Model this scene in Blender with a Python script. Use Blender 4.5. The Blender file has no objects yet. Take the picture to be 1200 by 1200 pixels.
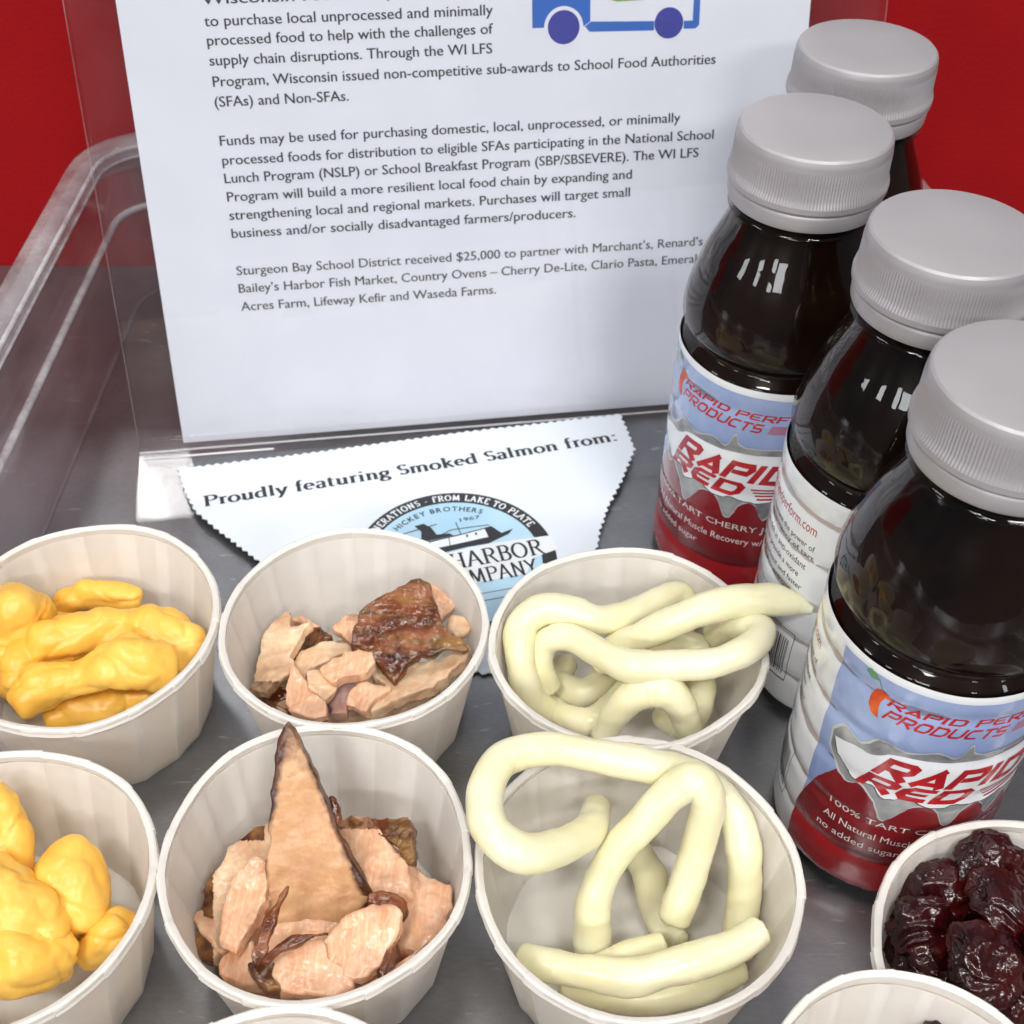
import bpy, bmesh, math, random
import numpy as np
from mathutils import Vector, Matrix, noise
random.seed(7)
C = bpy.context.scene.collection
U = 0.00104                       # one drawing unit in metres (1.04 mm)
# ------------------------------------------------------------------ camera, light, exposure
F, PITCH, ROLL, H = 1500.98, 0.749219, 0.026714, 281.67
def cam_axes():
    fw = np.array([0, math.cos(PITCH), -math.sin(PITCH)]); rt = np.array([1., 0, 0]); up = np.cross(rt, fw)
    return fw, math.cos(ROLL)*rt + math.sin(ROLL)*up, -math.sin(ROLL)*rt + math.cos(ROLL)*up
FW, RT, UP = cam_axes()
def at(px, py, z):
    """point of the place at height z that the photograph shows at pixel (px, py)"""
    d = FW*F + (px-600)*RT - (py-600)*UP
    k = (z-H)/d[2]
    return np.array([d[0]*k, d[1]*k, z])
cd = bpy.data.cameras.new('camera'); cam = bpy.data.objects.new('camera', cd); C.objects.link(cam)
cd.sensor_width = 36; cd.lens = F/1200*36; cd.clip_start = 0.01; cd.clip_end = 50
M = Matrix(((RT[0], UP[0], -FW[0], 0), (RT[1], UP[1], -FW[1], 0), (RT[2], UP[2], -FW[2], H*U), (0, 0, 0, 1)))
cam.matrix_world = M
cd.dof.use_dof = True; cd.dof.focus_distance = 292*U; cd.dof.aperture_fstop = 34
bpy.context.scene.camera = cam
sc = bpy.context.scene
w = bpy.data.worlds.new('World'); sc.world = w; w.use_nodes = True
w.node_tree.nodes['Background'].inputs[0].default_value = (0.86, 0.90, 1.0, 1)
w.node_tree.nodes['Background'].inputs[1].default_value = 0.14
sc.view_settings.view_transform = 'Standard'; sc.view_settings.look = 'None'
sc.view_settings.exposure = 0.0; sc.view_settings.gamma = 1
sc.cycles.max_bounces = 10; sc.cycles.transparent_max_bounces = 16; sc.cycles.diffuse_bounces = 4
sc.cycles.caustics_reflective = False; sc.cycles.caustics_refractive = False
sc.cycles.sample_clamp_indirect = 6
def panel(x, y, z, sx, sy, power, rz=0, col=(1, .975, .94)):
    l = bpy.data.lights.new('ceiling_panel', 'AREA'); l.shape = 'RECTANGLE'; l.size = sx*U; l.size_y = sy*U
    l.energy = power; l.color = col
    o = bpy.data.objects.new('ceiling_panel', l); C.objects.link(o); o.location = (x*U, y*U, z*U); o.rotation_euler = (0, 0, rz)
    return o
PW = 1.22
for x_, y_, sx_, sy_, p_, r_ in ((-750, -1000, 600, 300, 23, .1), (650, -1000, 600, 300, 23, .1), (-850, -2700, 900, 450, 46, .1), (800, -2700, 900, 450, 46, .1),
                                 (-150, 420, 500, 160, 7, .2), (1350, 350, 300, 600, 9, .1), (-1700, 200, 300, 600, 9, .1), (-670, 1755, 220, 140, 3.4, .15), (500, 1900, 500, 200, 3, .2)):
    panel(x_, y_, 2000, sx_, sy_, p_*PW, r_)
for x_, y_, z_, sx_, sy_, L_ in ((-2850, -6450, 1900, 1500, 800, 11), (-5600, -8000, 2150, 900, 700, 11), (-7400, -5300, 1900, 1000, 600, 11), (-11000, -2600, 2300, 1300, 1500, 9), (2600, -7800, 2300, 600, 900, 8), (5200, -5600, 1900, 400, 1100, 8)):
    # far bright panes of the room, facing the table
    o_ = panel(x_, y_, z_, sx_, sy_, L_*math.pi*sx_*sy_*U*U*PW, 0, (.95, .98, 1)); o_.name = 'far_pane'
    o_.rotation_euler = Vector((x_, y_, z_)).to_track_quat('Z', 'Y').to_euler()

# ------------------------------------------------------------------ helpers
def mat(name, base, rough=.5, metallic=0, sss=0, coat=0, spec=.5, bump=None, var=None, trans=0, sheen=0):
    m = bpy.data.materials.new(name); m.use_nodes = True
    nt = m.node_tree; b = nt.nodes['Principled BSDF']
    b.inputs['Base Color'].default_value = (*base, 1); b.inputs['Roughness'].default_value = rough
    b.inputs['Metallic'].default_value = metallic; b.inputs['Specular IOR Level'].default_value = spec
    if sss:
        b.inputs['Subsurface Weight'].default_value = sss; b.inputs['Subsurface Radius'].default_value = (1, .6, .35)
        b.inputs['Subsurface Scale'].default_value = 2.5*U
    if coat: b.inputs['Coat Weight'].default_value = coat; b.inputs['Coat Roughness'].default_value = .06
    tc = nt.nodes.new('ShaderNodeTexCoord')
    if var:   # (scale, dark colour, light colour)
        n = nt.nodes.new('ShaderNodeTexNoise'); n.inputs['Scale'].default_value = var[0]/U; n.inputs['Detail'].default_value = 6
        nt.links.new(tc.outputs['Object'], n.inputs['Vector'])
        r = nt.nodes.new('ShaderNodeValToRGB'); r.color_ramp.elements[0].position = .3; r.color_ramp.elements[1].position = .7
        r.color_ramp.elements[0].color = (*var[1], 1); r.color_ramp.elements[1].color = (*var[2], 1)
        nt.links.new(n.outputs['Fac'], r.inputs[0]); nt.links.new(r.outputs[0], b.inputs['Base Color'])
    if bump:  # (scale, strength, distance units, detail)
        n = nt.nodes.new('ShaderNodeTexNoise'); n.inputs['Scale'].default_value = bump[0]/U; n.inputs['Detail'].default_value = 5
        nt.links.new(tc.outputs['Object'], n.inputs['Vector'])
        bp = nt.nodes.new('ShaderNodeBump'); bp.inputs['Strength'].default_value = bump[1]; bp.inputs['Distance'].default_value = bump[2]*U
        nt.links.new(n.outputs['Fac'], bp.inputs['Height']); nt.links.new(bp.outputs[0], b.inputs['Normal'])
    return m
def clear_mat(name, tint=(1, 1, 1), rough=.03, ior=1.49, haze=0.0, hazecol=(.8, .8, .82), bump=None):
    m = bpy.data.materials.new(name); m.use_nodes = True; nt = m.node_tree; nt.nodes.clear()
    out = nt.nodes.new('ShaderNodeOutputMaterial'); tr = nt.nodes.new('ShaderNodeBsdfTransparent'); tr.inputs[0].default_value = (*tint, 1)
    gl = nt.nodes.new('ShaderNodeBsdfGlossy'); gl.inputs['Roughness'].default_value = rough
    fr = nt.nodes.new('ShaderNodeFresnel'); gm = nt.nodes.new('ShaderNodeNewGeometry'); im = nt.nodes.new('ShaderNodeMapRange')
    im.inputs[3].default_value = ior; im.inputs[4].default_value = 1/ior; nt.links.new(gm.outputs['Backfacing'], im.inputs[0]); nt.links.new(im.outputs[0], fr.inputs[0])
    mx = nt.nodes.new('ShaderNodeMixShader'); nt.links.new(fr.outputs[0], mx.inputs[0]); nt.links.new(tr.outputs[0], mx.inputs[1]); nt.links.new(gl.outputs[0], mx.inputs[2])
    last = mx
    if bump:
        tc = nt.nodes.new('ShaderNodeTexCoord')
        n = nt.nodes.new('ShaderNodeTexNoise'); n.inputs['Scale'].default_value = bump[0]/U; n.inputs['Detail'].default_value = 4
        nt.links.new(tc.outputs['Object'], n.inputs['Vector'])
        bp = nt.nodes.new('ShaderNodeBump'); bp.inputs['Strength'].default_value = bump[1]; bp.inputs['Distance'].default_value = bump[2]*U
        nt.links.new(n.outputs['Fac'], bp.inputs['Height']); nt.links.new(bp.outputs[0], gl.inputs['Normal'])
    if haze:
        df = nt.nodes.new('ShaderNodeBsdfDiffuse'); df.inputs[0].default_value = (*hazecol, 1)
        m2 = nt.nodes.new('ShaderNodeMixShader')
        tc = nt.nodes.new('ShaderNodeTexCoord'); n = nt.nodes.new('ShaderNodeTexNoise'); n.inputs['Scale'].default_value = .06/U; n.inputs['Detail'].default_value = 8; n.inputs['Roughness'].default_value = .7
        nt.links.new(tc.outputs['Object'], n.inputs['Vector'])
        mr = nt.nodes.new('ShaderNodeMapRange'); mr.inputs[1].default_value = .35; mr.inputs[2].default_value = .75; mr.inputs[3].default_value = haze*.5; mr.inputs[4].default_value = haze*1.8
        nt.links.new(n.outputs['Fac'], mr.inputs[0]); nt.links.new(mr.outputs[0], m2.inputs[0])
        nt.links.new(mx.outputs[0], m2.inputs[1]); nt.links.new(df.outputs[0], m2.inputs[2]); last = m2
    nt.links.new(last.outputs[0], out.inputs[0])
    return m
def obj(name, verts, faces, m, parent=None, smooth=True, org=(0, 0, 0), auto=None):
    v = (np.asarray(verts, float).reshape(-1, 3) - np.asarray(org, float))*U
    me = bpy.data.meshes.new(name); me.from_pydata(v.tolist(), [], [list(map(int, f)) for f in faces])
    me.validate()
    if m: me.materials.append(m)
    return link(name, me, parent, smooth, org, auto)
def link(name, me, parent=None, smooth=True, org=(0, 0, 0), auto=None):
    if smooth: me.polygons.foreach_set('use_smooth', [True]*len(me.polygons))
    if auto: 
        me.set_sharp_from_angle(angle=math.radians(auto))
    o = bpy.data.objects.new(name, me); C.objects.link(o)
    if parent: o.parent = parent
    else: o.location = tuple(np.asarray(org, float)*U)
    return o
def empty(name, loc, rz=0):
    o = bpy.data.objects.new(name, None); C.objects.link(o); o.location = tuple(np.asarray(loc, float)*U); o.rotation_euler = (0, 0, rz)
    o.empty_display_size = .01
    return o
def tag(o, label=None, cat=None, group=None, kind=None):
    if label: o['label'] = label
    if cat: o['category'] = cat
    if group: o['group'] = group
    if kind: o['kind'] = kind
    return o
def join(parts):
    V, Fc, k = [], [], 0
    for v, f in parts:
        V.append(np.asarray(v, float).reshape(-1, 3)); Fc += [[i+k for i in q] for q in f]; k += len(V[-1])
    return np.concatenate(V), Fc
def grid_faces(nr, nc, closed=True, rclosed=False):
    fs = []
    for i in range(nr if rclosed else nr-1):
        for j in range(nc if closed else nc-1):
            a, b = i*nc+j, i*nc+(j+1) % nc; i2 = (i+1) % nr; c, d = i2*nc+(j+1) % nc, i2*nc+j
            fs.append((a, b, c, d))
    return fs
def lathe(prof, n=96, cap0=False, cap1=False):
    t = np.linspace(0, 2*np.pi, n, endpoint=False); V = []
    for r, z in prof: V.append(np.stack([r*np.cos(t), r*np.sin(t), np.full(n, z)], 1))
    fs = grid_faces(len(prof), n)
    if cap0: fs.append(list(range(n))[::-1])
    if cap1: fs.append([(len(prof)-1)*n+i for i in range(n)])
    return np.concatenate(V), fs
def catmull(P, n=8):
    P = np.asarray(P, float); Q = np.vstack([2*P[0]-P[1], P, 2*P[-1]-P[-2]]); out = []
    for i in range(1, len(Q)-2):
        for k in range(n):
            t = k/n
            out.append(.5*((2*Q[i])+(-Q[i-1]+Q[i+1])*t+(2*Q[i-1]-5*Q[i]+4*Q[i+1]-Q[i+2])*t*t+(-Q[i-1]+3*Q[i]-3*Q[i+1]+Q[i+2])*t**3))
    out.append(Q[-2]); return np.array(out)
def box(x0, x1, y0, y1, z0, z1):
    v = [(x, y, z) for z in (z0, z1) for y in (y0, y1) for x in (x0, x1)]
    return np.array(v, float), [(0, 2, 3, 1), (4, 5, 7, 6), (0, 1, 5, 4), (2, 6, 7, 3), (0, 4, 6, 2), (1, 3, 7, 5)]
def nz(p, s, seed=0, octv=3):
    return noise.fractal((p[0]*s+seed*7.3, p[1]*s-seed*3.1, p[2]*s+seed*1.7), 1.0, 2.0, octv)

# ------------------------------------------------------------------ flat lettering tools
_bf = {}
def bfont(s, bold=0.0, shear=0.0):
    key = (s, bold, shear)
    if key in _bf: return _bf[key]
    c = bpy.data.curves.new('t', 'FONT'); c.body = s; c.size = 1; c.offset = bold; c.shear = shear; c.resolution_u = 3; c.fill_mode = 'FRONT'
    o = bpy.data.objects.new('t', c); C.objects.link(o)
    dg = bpy.context.evaluated_depsgraph_get(); me = bpy.data.meshes.new_from_object(o.evaluated_get(dg))
    v = np.array([q.co[:] for q in me.vertices]).reshape(-1, 3)[:, :2]; f = [list(p.vertices) for p in me.polygons]
    bpy.data.objects.remove(o); bpy.data.curves.remove(c); bpy.data.meshes.remove(me)
    _bf[key] = (v, f); return v, f
CAPH = None
def text(s, x0, y0, width=None, cap=3.0, bold=0.0, shear=0.0, xs=1.0):
    """2D letters: baseline at (x0,y0), capital height cap, stretched to width"""
    global CAPH
    if CAPH is None: CAPH = bfont('H')[0][:, 1].max()
    v, f = bfont(s, bold, shear); v = v.copy(); k = cap/CAPH
    v[:, 0] -= v[:, 0].min()
    v[:, 1] *= k
    v[:, 0] *= (width/v[:, 0].max()) if width else k*xs
    return v+np.array([x0, y0]), f
def join2(parts):
    V, Fc, k = [], [], 0
    for v, f in parts:
        v = np.asarray(v, float).reshape(-1, 2); V.append(v); Fc += [[i+k for i in q] for q in f]; k += len(v)
    return np.concatenate(V), Fc
def ribbon(pts, w0, w1=None):
    """pen stroke; width w0 across vertical strokes, w1 across horizontal ones"""
    P = np.asarray(pts, float); w1 = w0 if w1 is None else w1; n = len(P); L, R_ = [], []
    d = np.diff(P, axis=0); ln = np.hypot(d[:, 0], d[:, 1])[:, None]+1e-9; d = d/ln
    for i in range(n):
        a = d[max(i-1, 0)]; b = d[min(i, n-2)]; t = a+b; t /= (np.hypot(*t)+1e-9); nn = np.array([-t[1], t[0]])
        m = max(.45, abs(nn@np.array([-a[1], a[0]]))); ww = (w1+(w0-w1)*abs(t[1]))/2/m
        L.append(P[i]+nn*ww); R_.append(P[i]-nn*ww)
    return np.array(L+R_), [(i, i+n, i+n+1, i+1)[::-1] for i in range(n-1)]
def arc(cx, cy, rx, ry, a0, a1, n=9):
    t = np.radians(np.linspace(a0, a1, n)); return [(cx+rx*math.cos(q), cy+ry*math.sin(q)) for q in t]
def sf(x, y, l=.13): return [(x-l, y), (x+l, y)]
X = .66
GL = {
 'P': (.72, [[(.2, 0), (.2, 1)], sf(.2, .02), sf(.14, .98, .1), [(.2, .97)]+arc(.44, .74, .22, .23, 90, -90)+[(.2, .51)]]),
 'S': (.62, [arc(.32, .74, .2, .22, 30, 180, 8)+arc(.34, .28, .2, .24, 120, -150, 10)[0:], sf(.5, .84, .02), sf(.14, .18, .02)]),
 'r': (.48, [[(.2, 0), (.2, X)], sf(.2, .02), sf(.14, X-.02, .08), [(.2, .48), (.26, .6), (.36, .66), (.44, .6)]]),
 'o': (.62, [arc(.31, .33, .23, .31, 90, 450, 17)]),
 'u': (.68, [[(.18, X), (.18, .2)]+arc(.32, .2, .14, .18, 180, 300, 6)+[(.5, .14)], [(.52, X), (.52, 0)], sf(.12, X-.02, .07), sf(.47, X-.02, .07), sf(.58, .02, .07)]),
 'd': (.68, [arc(.3, .33, .2, .3, 60, 300, 13), [(.5, 1.02), (.5, 0)], sf(.44, 1.0, .08), sf(.56, .02, .07)]),
 'l': (.36, [[(.18, 1.02), (.18, 0)], sf(.18, .02), sf(.12, 1.0, .08)]),
 'y': (.62, [[(.1, X), (.32, .02)], [(.54, X), (.32, .02), (.2, -.24), (.08, -.26)], sf(.1, X-.02, .1), sf(.54, X-.02, .1)]),
 'f': (.42, [[(.2, 0), (.2, .8)]+arc(.34, .82, .14, .2, 180, 60, 6), [(.05, X-.03), (.38, X-.03)], sf(.2, .02)]),
 'e': (.58, [[(.1, .37), (.48, .37)]+arc(.3, .35, .2, .3, 5, 310, 15)]),
 'a': (.6, [[(.12, .55)]+arc(.28, .48, .17, .18, 130, 0, 7)+[(.45, .04), (.56, .04)], arc(.28, .18, .16, .17, 60, 350, 11)]),
 't': (.42, [[(.18, .85), (.18, .16)]+arc(.3, .14, .12, .13, 180, 300, 6), [(.04, X-.03), (.38, X-.03)]]),
 'i': (.36, [[(.18, X), (.18, 0)], sf(.18, .02), sf(.12, X-.02, .08), [(.18, .84), (.18, .97)]]),
 'n': (.7, [[(.18, X), (.18, 0)], sf(.18, .02, .11), sf(.12, X-.02, .08), [(.18, .46)]+arc(.35, .46, .17, .18, 150, 0, 7)+[(.52, 0)], sf(.52, .02, .11)]),
 'g': (.6, [arc(.28, .44, .18, .2, 90, 450, 13), [(.42, .6), (.56, .64)], [(.2, .25), (.12, .12), (.4, .06), (.5, -.06)]+arc(.28, -.14, .22, .14, 10, -180, 9)+[(.14, .02), (.2, .06)]]),
 'm': (1.04, [[(.18, X), (.18, 0)], sf(.18, .02, .11), sf(.12, X-.02, .08), [(.18, .46)]+arc(.34, .46, .16, .18, 150, 0, 7)+[(.5, 0)], sf(.5, .02, .1), [(.5, .46)]+arc(.68, .46, .17, .18, 150, 0, 7)+[(.85, 0)], sf(.85, .02, .1)]),
 'k': (.66, [[(.18, 1.02), (.18, 0)], sf(.18, .02, .11), sf(.12, 1.0, .08), [(.5, .62), (.2, .3)], [(.3, .38), (.56, .02)], sf(.5, X-.02, .1), sf(.56, .02, .1)]),
 ':': (.34, [[(.16, 0), (.16, .13)], [(.16, .5), (.16, .63)]]), ' ': (.34, []), '-': (.5, [[(.12, .4), (.38, .4)]]), "'": (.2, [[(.1, 1), (.1, .8)]]),
 'A': (.78, [[(.08, 0), (.38, 1), (.4, 1)], [(.38, 1), (.7, 0)], [(.2, .36), (.57, .36)], sf(.08, .02, .09), sf(.7, .02, .09)]),
 'B': (.68, [[(.18, 0), (.18, 1)], sf(.14, .98, .08), sf(.14, .02, .08), [(.18, .98)]+arc(.38, .75, .18, .22, 90, -90)+[(.18, .53)], [(.3, .53)]+arc(.4, .27, .2, .25, 90, -90)+[(.18, .02)]]),
 'C': (.74, [arc(.42, .5, .32, .48, 40, 320, 17), [(.67, .98), (.67, .75)]]),
 'E': (.62, [[(.18, 0), (.18, 1)], [(.1, .98), (.54, .98), (.54, .82)], [(.1, .02), (.56, .02), (.58, .2)], [(.18, .52), (.44, .52)]]),
 'F': (.6, [[(.18, 0), (.18, 1)], [(.1, .98), (.54, .98), (.54, .8)], sf(.18, .02), [(.18, .52), (.44, .52)]]),
 'G': (.78, [arc(.42, .5, .32, .48, 45, 330, 17), [(.7, .4), (.7, .1)], sf(.66, .42, .1)]),
 'H': (.8, [[(.18, 0), (.18, 1)], [(.62, 0), (.62, 1)], [(.18, .52), (.62, .52)], sf(.18, .02), sf(.18, .98), sf(.62, .02), sf(.62, .98)]),
 'I': (.38, [[(.18, 0), (.18, 1)], sf(.18, .02), sf(.18, .98)]),
 'K': (.76, [[(.18, 0), (.18, 1)], [(.62, 1), (.2, .45)], [(.32, .58), (.68, 0)], sf(.18, .02), sf(.18, .98), sf(.62, .98, .08), sf(.68, .02, .08)]),
 'L': (.62, [[(.18, 0), (.18, 1)], sf(.18, .98), [(.1, .02), (.56, .02), (.58, .24)]]),
 'M': (.94, [[(.14, 0), (.18, 1)], [(.18, 1), (.46, .1)], [(.46, .1), (.74, 1)], [(.74, 1), (.8, 0)], sf(.14, .02, .1), sf(.8, .02, .1)]),
 'N': (.82, [[(.16, 0), (.16, 1)], [(.14, 1), (.64, .02)], [(.64, 0), (.64, 1)], sf(.16, .02, .1), sf(.64, .98, .1)]),
 'O': (.84, [arc(.42, .5, .33, .48, 90, 450, 21)]),
 'R': (.74, [[(.18, 0), (.18, 1)], sf(.18, .02), sf(.14, .98, .08), [(.18, .98)]+arc(.4, .75, .19, .23, 90, -90)+[(.18, .52)], [(.38, .52), (.66, .02), (.74, .02)]]),
 'T': (.7, [[(.34, 0), (.34, 1)], sf(.34, .02), [(.05, .8), (.06, .98), (.62, .98), (.63, .8)]]),
 'Y': (.72, [[(.08, 1), (.36, .5)], [(.64, 1), (.36, .5), (.36, 0)], sf(.36, .02), sf(.08, .98, .08), sf(.64, .98, .08)]),
 '3': (.55, [arc(.26, .75, .17, .22, 150, -90, 9), arc(.26, .28, .2, .26, 90, -150, 9)]),
}
def serif(s, cap, thick=.15, thin=.06, track=0.0):
    """pen-drawn serif lettering; returns list of (stroke mesh) pieces in 2D and the total width"""
    x = 0; out = []
    for ch in s:
        adv, st = GL[ch]
        out.append((x*cap, adv*cap, [ribbon([(px*cap, py*cap) for px, py in q], thick*cap, thin*cap) for q in st])); x += adv+track
    return out, x*cap
def lift2(parts, zf, step=.012):
    """stack 2D stroke pieces a few microns apart"""
    V, Fc, k = [], [], 0
    for i, (v, f) in enumerate(parts):
        v = np.asarray(v); V.append(np.column_stack([v, np.full(len(v), zf+(i % 7)*step)])); Fc += [[a+k for a in q] for q in f]; k += len(v)
    return np.concatenate(V), Fc
def poly_fill(P): return np.asarray(P, float), [list(range(len(P)))]
def disc(cx, cy, rx, ry=None, n=64):
    ry = rx if ry is None else ry; t = np.linspace(0, 2*np.pi, n, endpoint=False)
    return np.stack([cx+rx*np.cos(t), cy+ry*np.sin(t)], 1), [list(range(n))]

# ------------------------------------------------------------------ materials
def metal_mat():
    m = bpy.data.materials.new('scratched_steel'); m.use_nodes = True; nt = m.node_tree; b = nt.nodes['Principled BSDF']
    b.inputs['Metallic'].default_value = .85
    tc = nt.nodes.new('ShaderNodeTexCoord')
    n1 = nt.nodes.new('ShaderNodeTexNoise'); n1.inputs['Scale'].default_value = .02/U; n1.inputs['Detail'].default_value = 8; n1.inputs['Roughness'].default_value = .65
    nt.links.new(tc.outputs['Object'], n1.inputs['Vector'])
    mp = nt.nodes.new('ShaderNodeMapping'); mp.inputs['Rotation'].default_value = (0, 0, .2); mp.inputs['Scale'].default_value = (.45, 1.2, 1)
    nt.links.new(tc.outputs['Object'], mp.inputs[0])
    n2 = nt.nodes.new('ShaderNodeTexNoise'); n2.inputs['Scale'].default_value = .9/U; n2.inputs['Detail'].default_value = 3; nt.links.new(mp.outputs[0], n2.inputs['Vector'])
    # sparse pale scratches, plus small reflection highlights painted into the colour
    mp3 = nt.nodes.new('ShaderNodeMapping'); mp3.inputs['Rotation'].default_value = (0, 0, -.3); mp3.inputs['Scale'].default_value = (.35, 1.6, 1)
    nt.links.new(tc.outputs['Object'], mp3.inputs[0])
    n3 = nt.nodes.new('ShaderNodeTexNoise'); n3.inputs['Scale'].default_value = .22/U; n3.inputs['Detail'].default_value = 6; n3.inputs['Distortion'].default_value = .6; nt.links.new(mp3.outputs[0], n3.inputs['Vector'])
    r3 = nt.nodes.new('ShaderNodeValToRGB'); r3.color_ramp.elements[0].position = .655; r3.color_ramp.elements[1].position = .73; nt.links.new(n3.outputs['Fac'], r3.inputs[0])
    r1 = nt.nodes.new('ShaderNodeValToRGB'); r1.color_ramp.elements[0].position = .3; r1.color_ramp.elements[1].position = .72
    r1.color_ramp.elements[0].color = (.22, .225, .24, 1); r1.color_ramp.elements[1].color = (.34, .345, .36, 1); nt.links.new(n1.outputs['Fac'], r1.inputs[0])
    mx = nt.nodes.new('ShaderNodeMixRGB'); mx.blend_type = 'MIX'; mx.inputs[2].default_value = (.8, .82, .86, 1)
    ml = nt.nodes.new('ShaderNodeMath'); ml.operation = 'MULTIPLY'; ml.inputs[1].default_value = .40; nt.links.new(r3.outputs[0], ml.inputs[0])
    nt.links.new(ml.outputs[0], mx.inputs[0]); nt.links.new(r1.outputs[0], mx.inputs[1])
    mo = nt.nodes.new('ShaderNodeMixRGB'); mo.blend_type = 'OVERLAY'; mo.inputs[0].default_value = .15; nt.links.new(mx.outputs[0], mo.inputs[1]); nt.links.new(n2.outputs['Fac'], mo.inputs[2])
    nt.links.new(mo.outputs[0], b.inputs['Base Color'])
    mr = nt.nodes.new('ShaderNodeMapRange'); mr.inputs[3].default_value = .26; mr.inputs[4].default_value = .38; nt.links.new(n1.outputs['Fac'], mr.inputs[0]); nt.links.new(mr.outputs[0], b.inputs['Roughness'])
    bp = nt.nodes.new('ShaderNodeBump'); bp.inputs['Strength'].default_value = .12; bp.inputs['Distance'].default_value = .2*U; nt.links.new(n2.outputs['Fac'], bp.inputs['Height']); nt.links.new(bp.outputs[0], b.inputs['Normal'])
    return m
def paper_cup_mat():
    m = bpy.data.materials.new('pleated_paper'); m.use_nodes = True; nt = m.node_tree; b = nt.nodes['Principled BSDF']; out = nt.nodes['Material Output']
    at_ = nt.nodes.new('ShaderNodeAttribute'); at_.attribute_name = 'overlap'
    tc = nt.nodes.new('ShaderNodeTexCoord'); n = nt.nodes.new('ShaderNodeTexNoise'); n.inputs['Scale'].default_value = .25/U; n.inputs['Detail'].default_value = 7
    nt.links.new(tc.outputs['Object'], n.inputs['Vector'])
    r = nt.nodes.new('ShaderNodeValToRGB'); r.color_ramp.elements[0].position = .3; r.color_ramp.elements[1].position = .75
    r.color_ramp.elements[0].color = (.885, .86, .825, 1); r.color_ramp.elements[1].color = (.93, .91, .88, 1); nt.links.new(n.outputs['Fac'], r.inputs[0])
    nt.links.new(r.outputs[0], b.inputs['Base Color']); b.inputs['Roughness'].default_value = .34; b.inputs['Specular IOR Level'].default_value = .5
    tl = nt.nodes.new('ShaderNodeBsdfTranslucent'); tl.inputs[0].default_value = (.95, .90, .83, 1)
    mx = nt.nodes.new('ShaderNodeMixShader'); mr = nt.nodes.new('ShaderNodeMapRange'); mr.inputs[3].default_value = .42; mr.inputs[4].default_value = .30
    nt.links.new(at_.outputs['Fac'], mr.inputs[0]); nt.links.new(mr.outputs[0], mx.inputs[0]); nt.links.new(b.outputs[0], mx.inputs[1]); nt.links.new(tl.outputs[0], mx.inputs[2]); nt.links.new(mx.outputs[0], out.inputs[0])
    n2 = nt.nodes.new('ShaderNodeTexNoise'); n2.inputs['Scale'].default_value = 2.2/U; n2.inputs['Detail'].default_value = 3; nt.links.new(tc.outputs['Object'], n2.inputs['Vector'])
    bp = nt.nodes.new('ShaderNodeBump'); bp.inputs['Strength'].default_value = .25; bp.inputs['Distance'].default_value = .12*U; nt.links.new(n2.outputs['Fac'], bp.inputs['Height']); nt.links.new(bp.outputs[0], b.inputs['Normal'])
    return m
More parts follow.
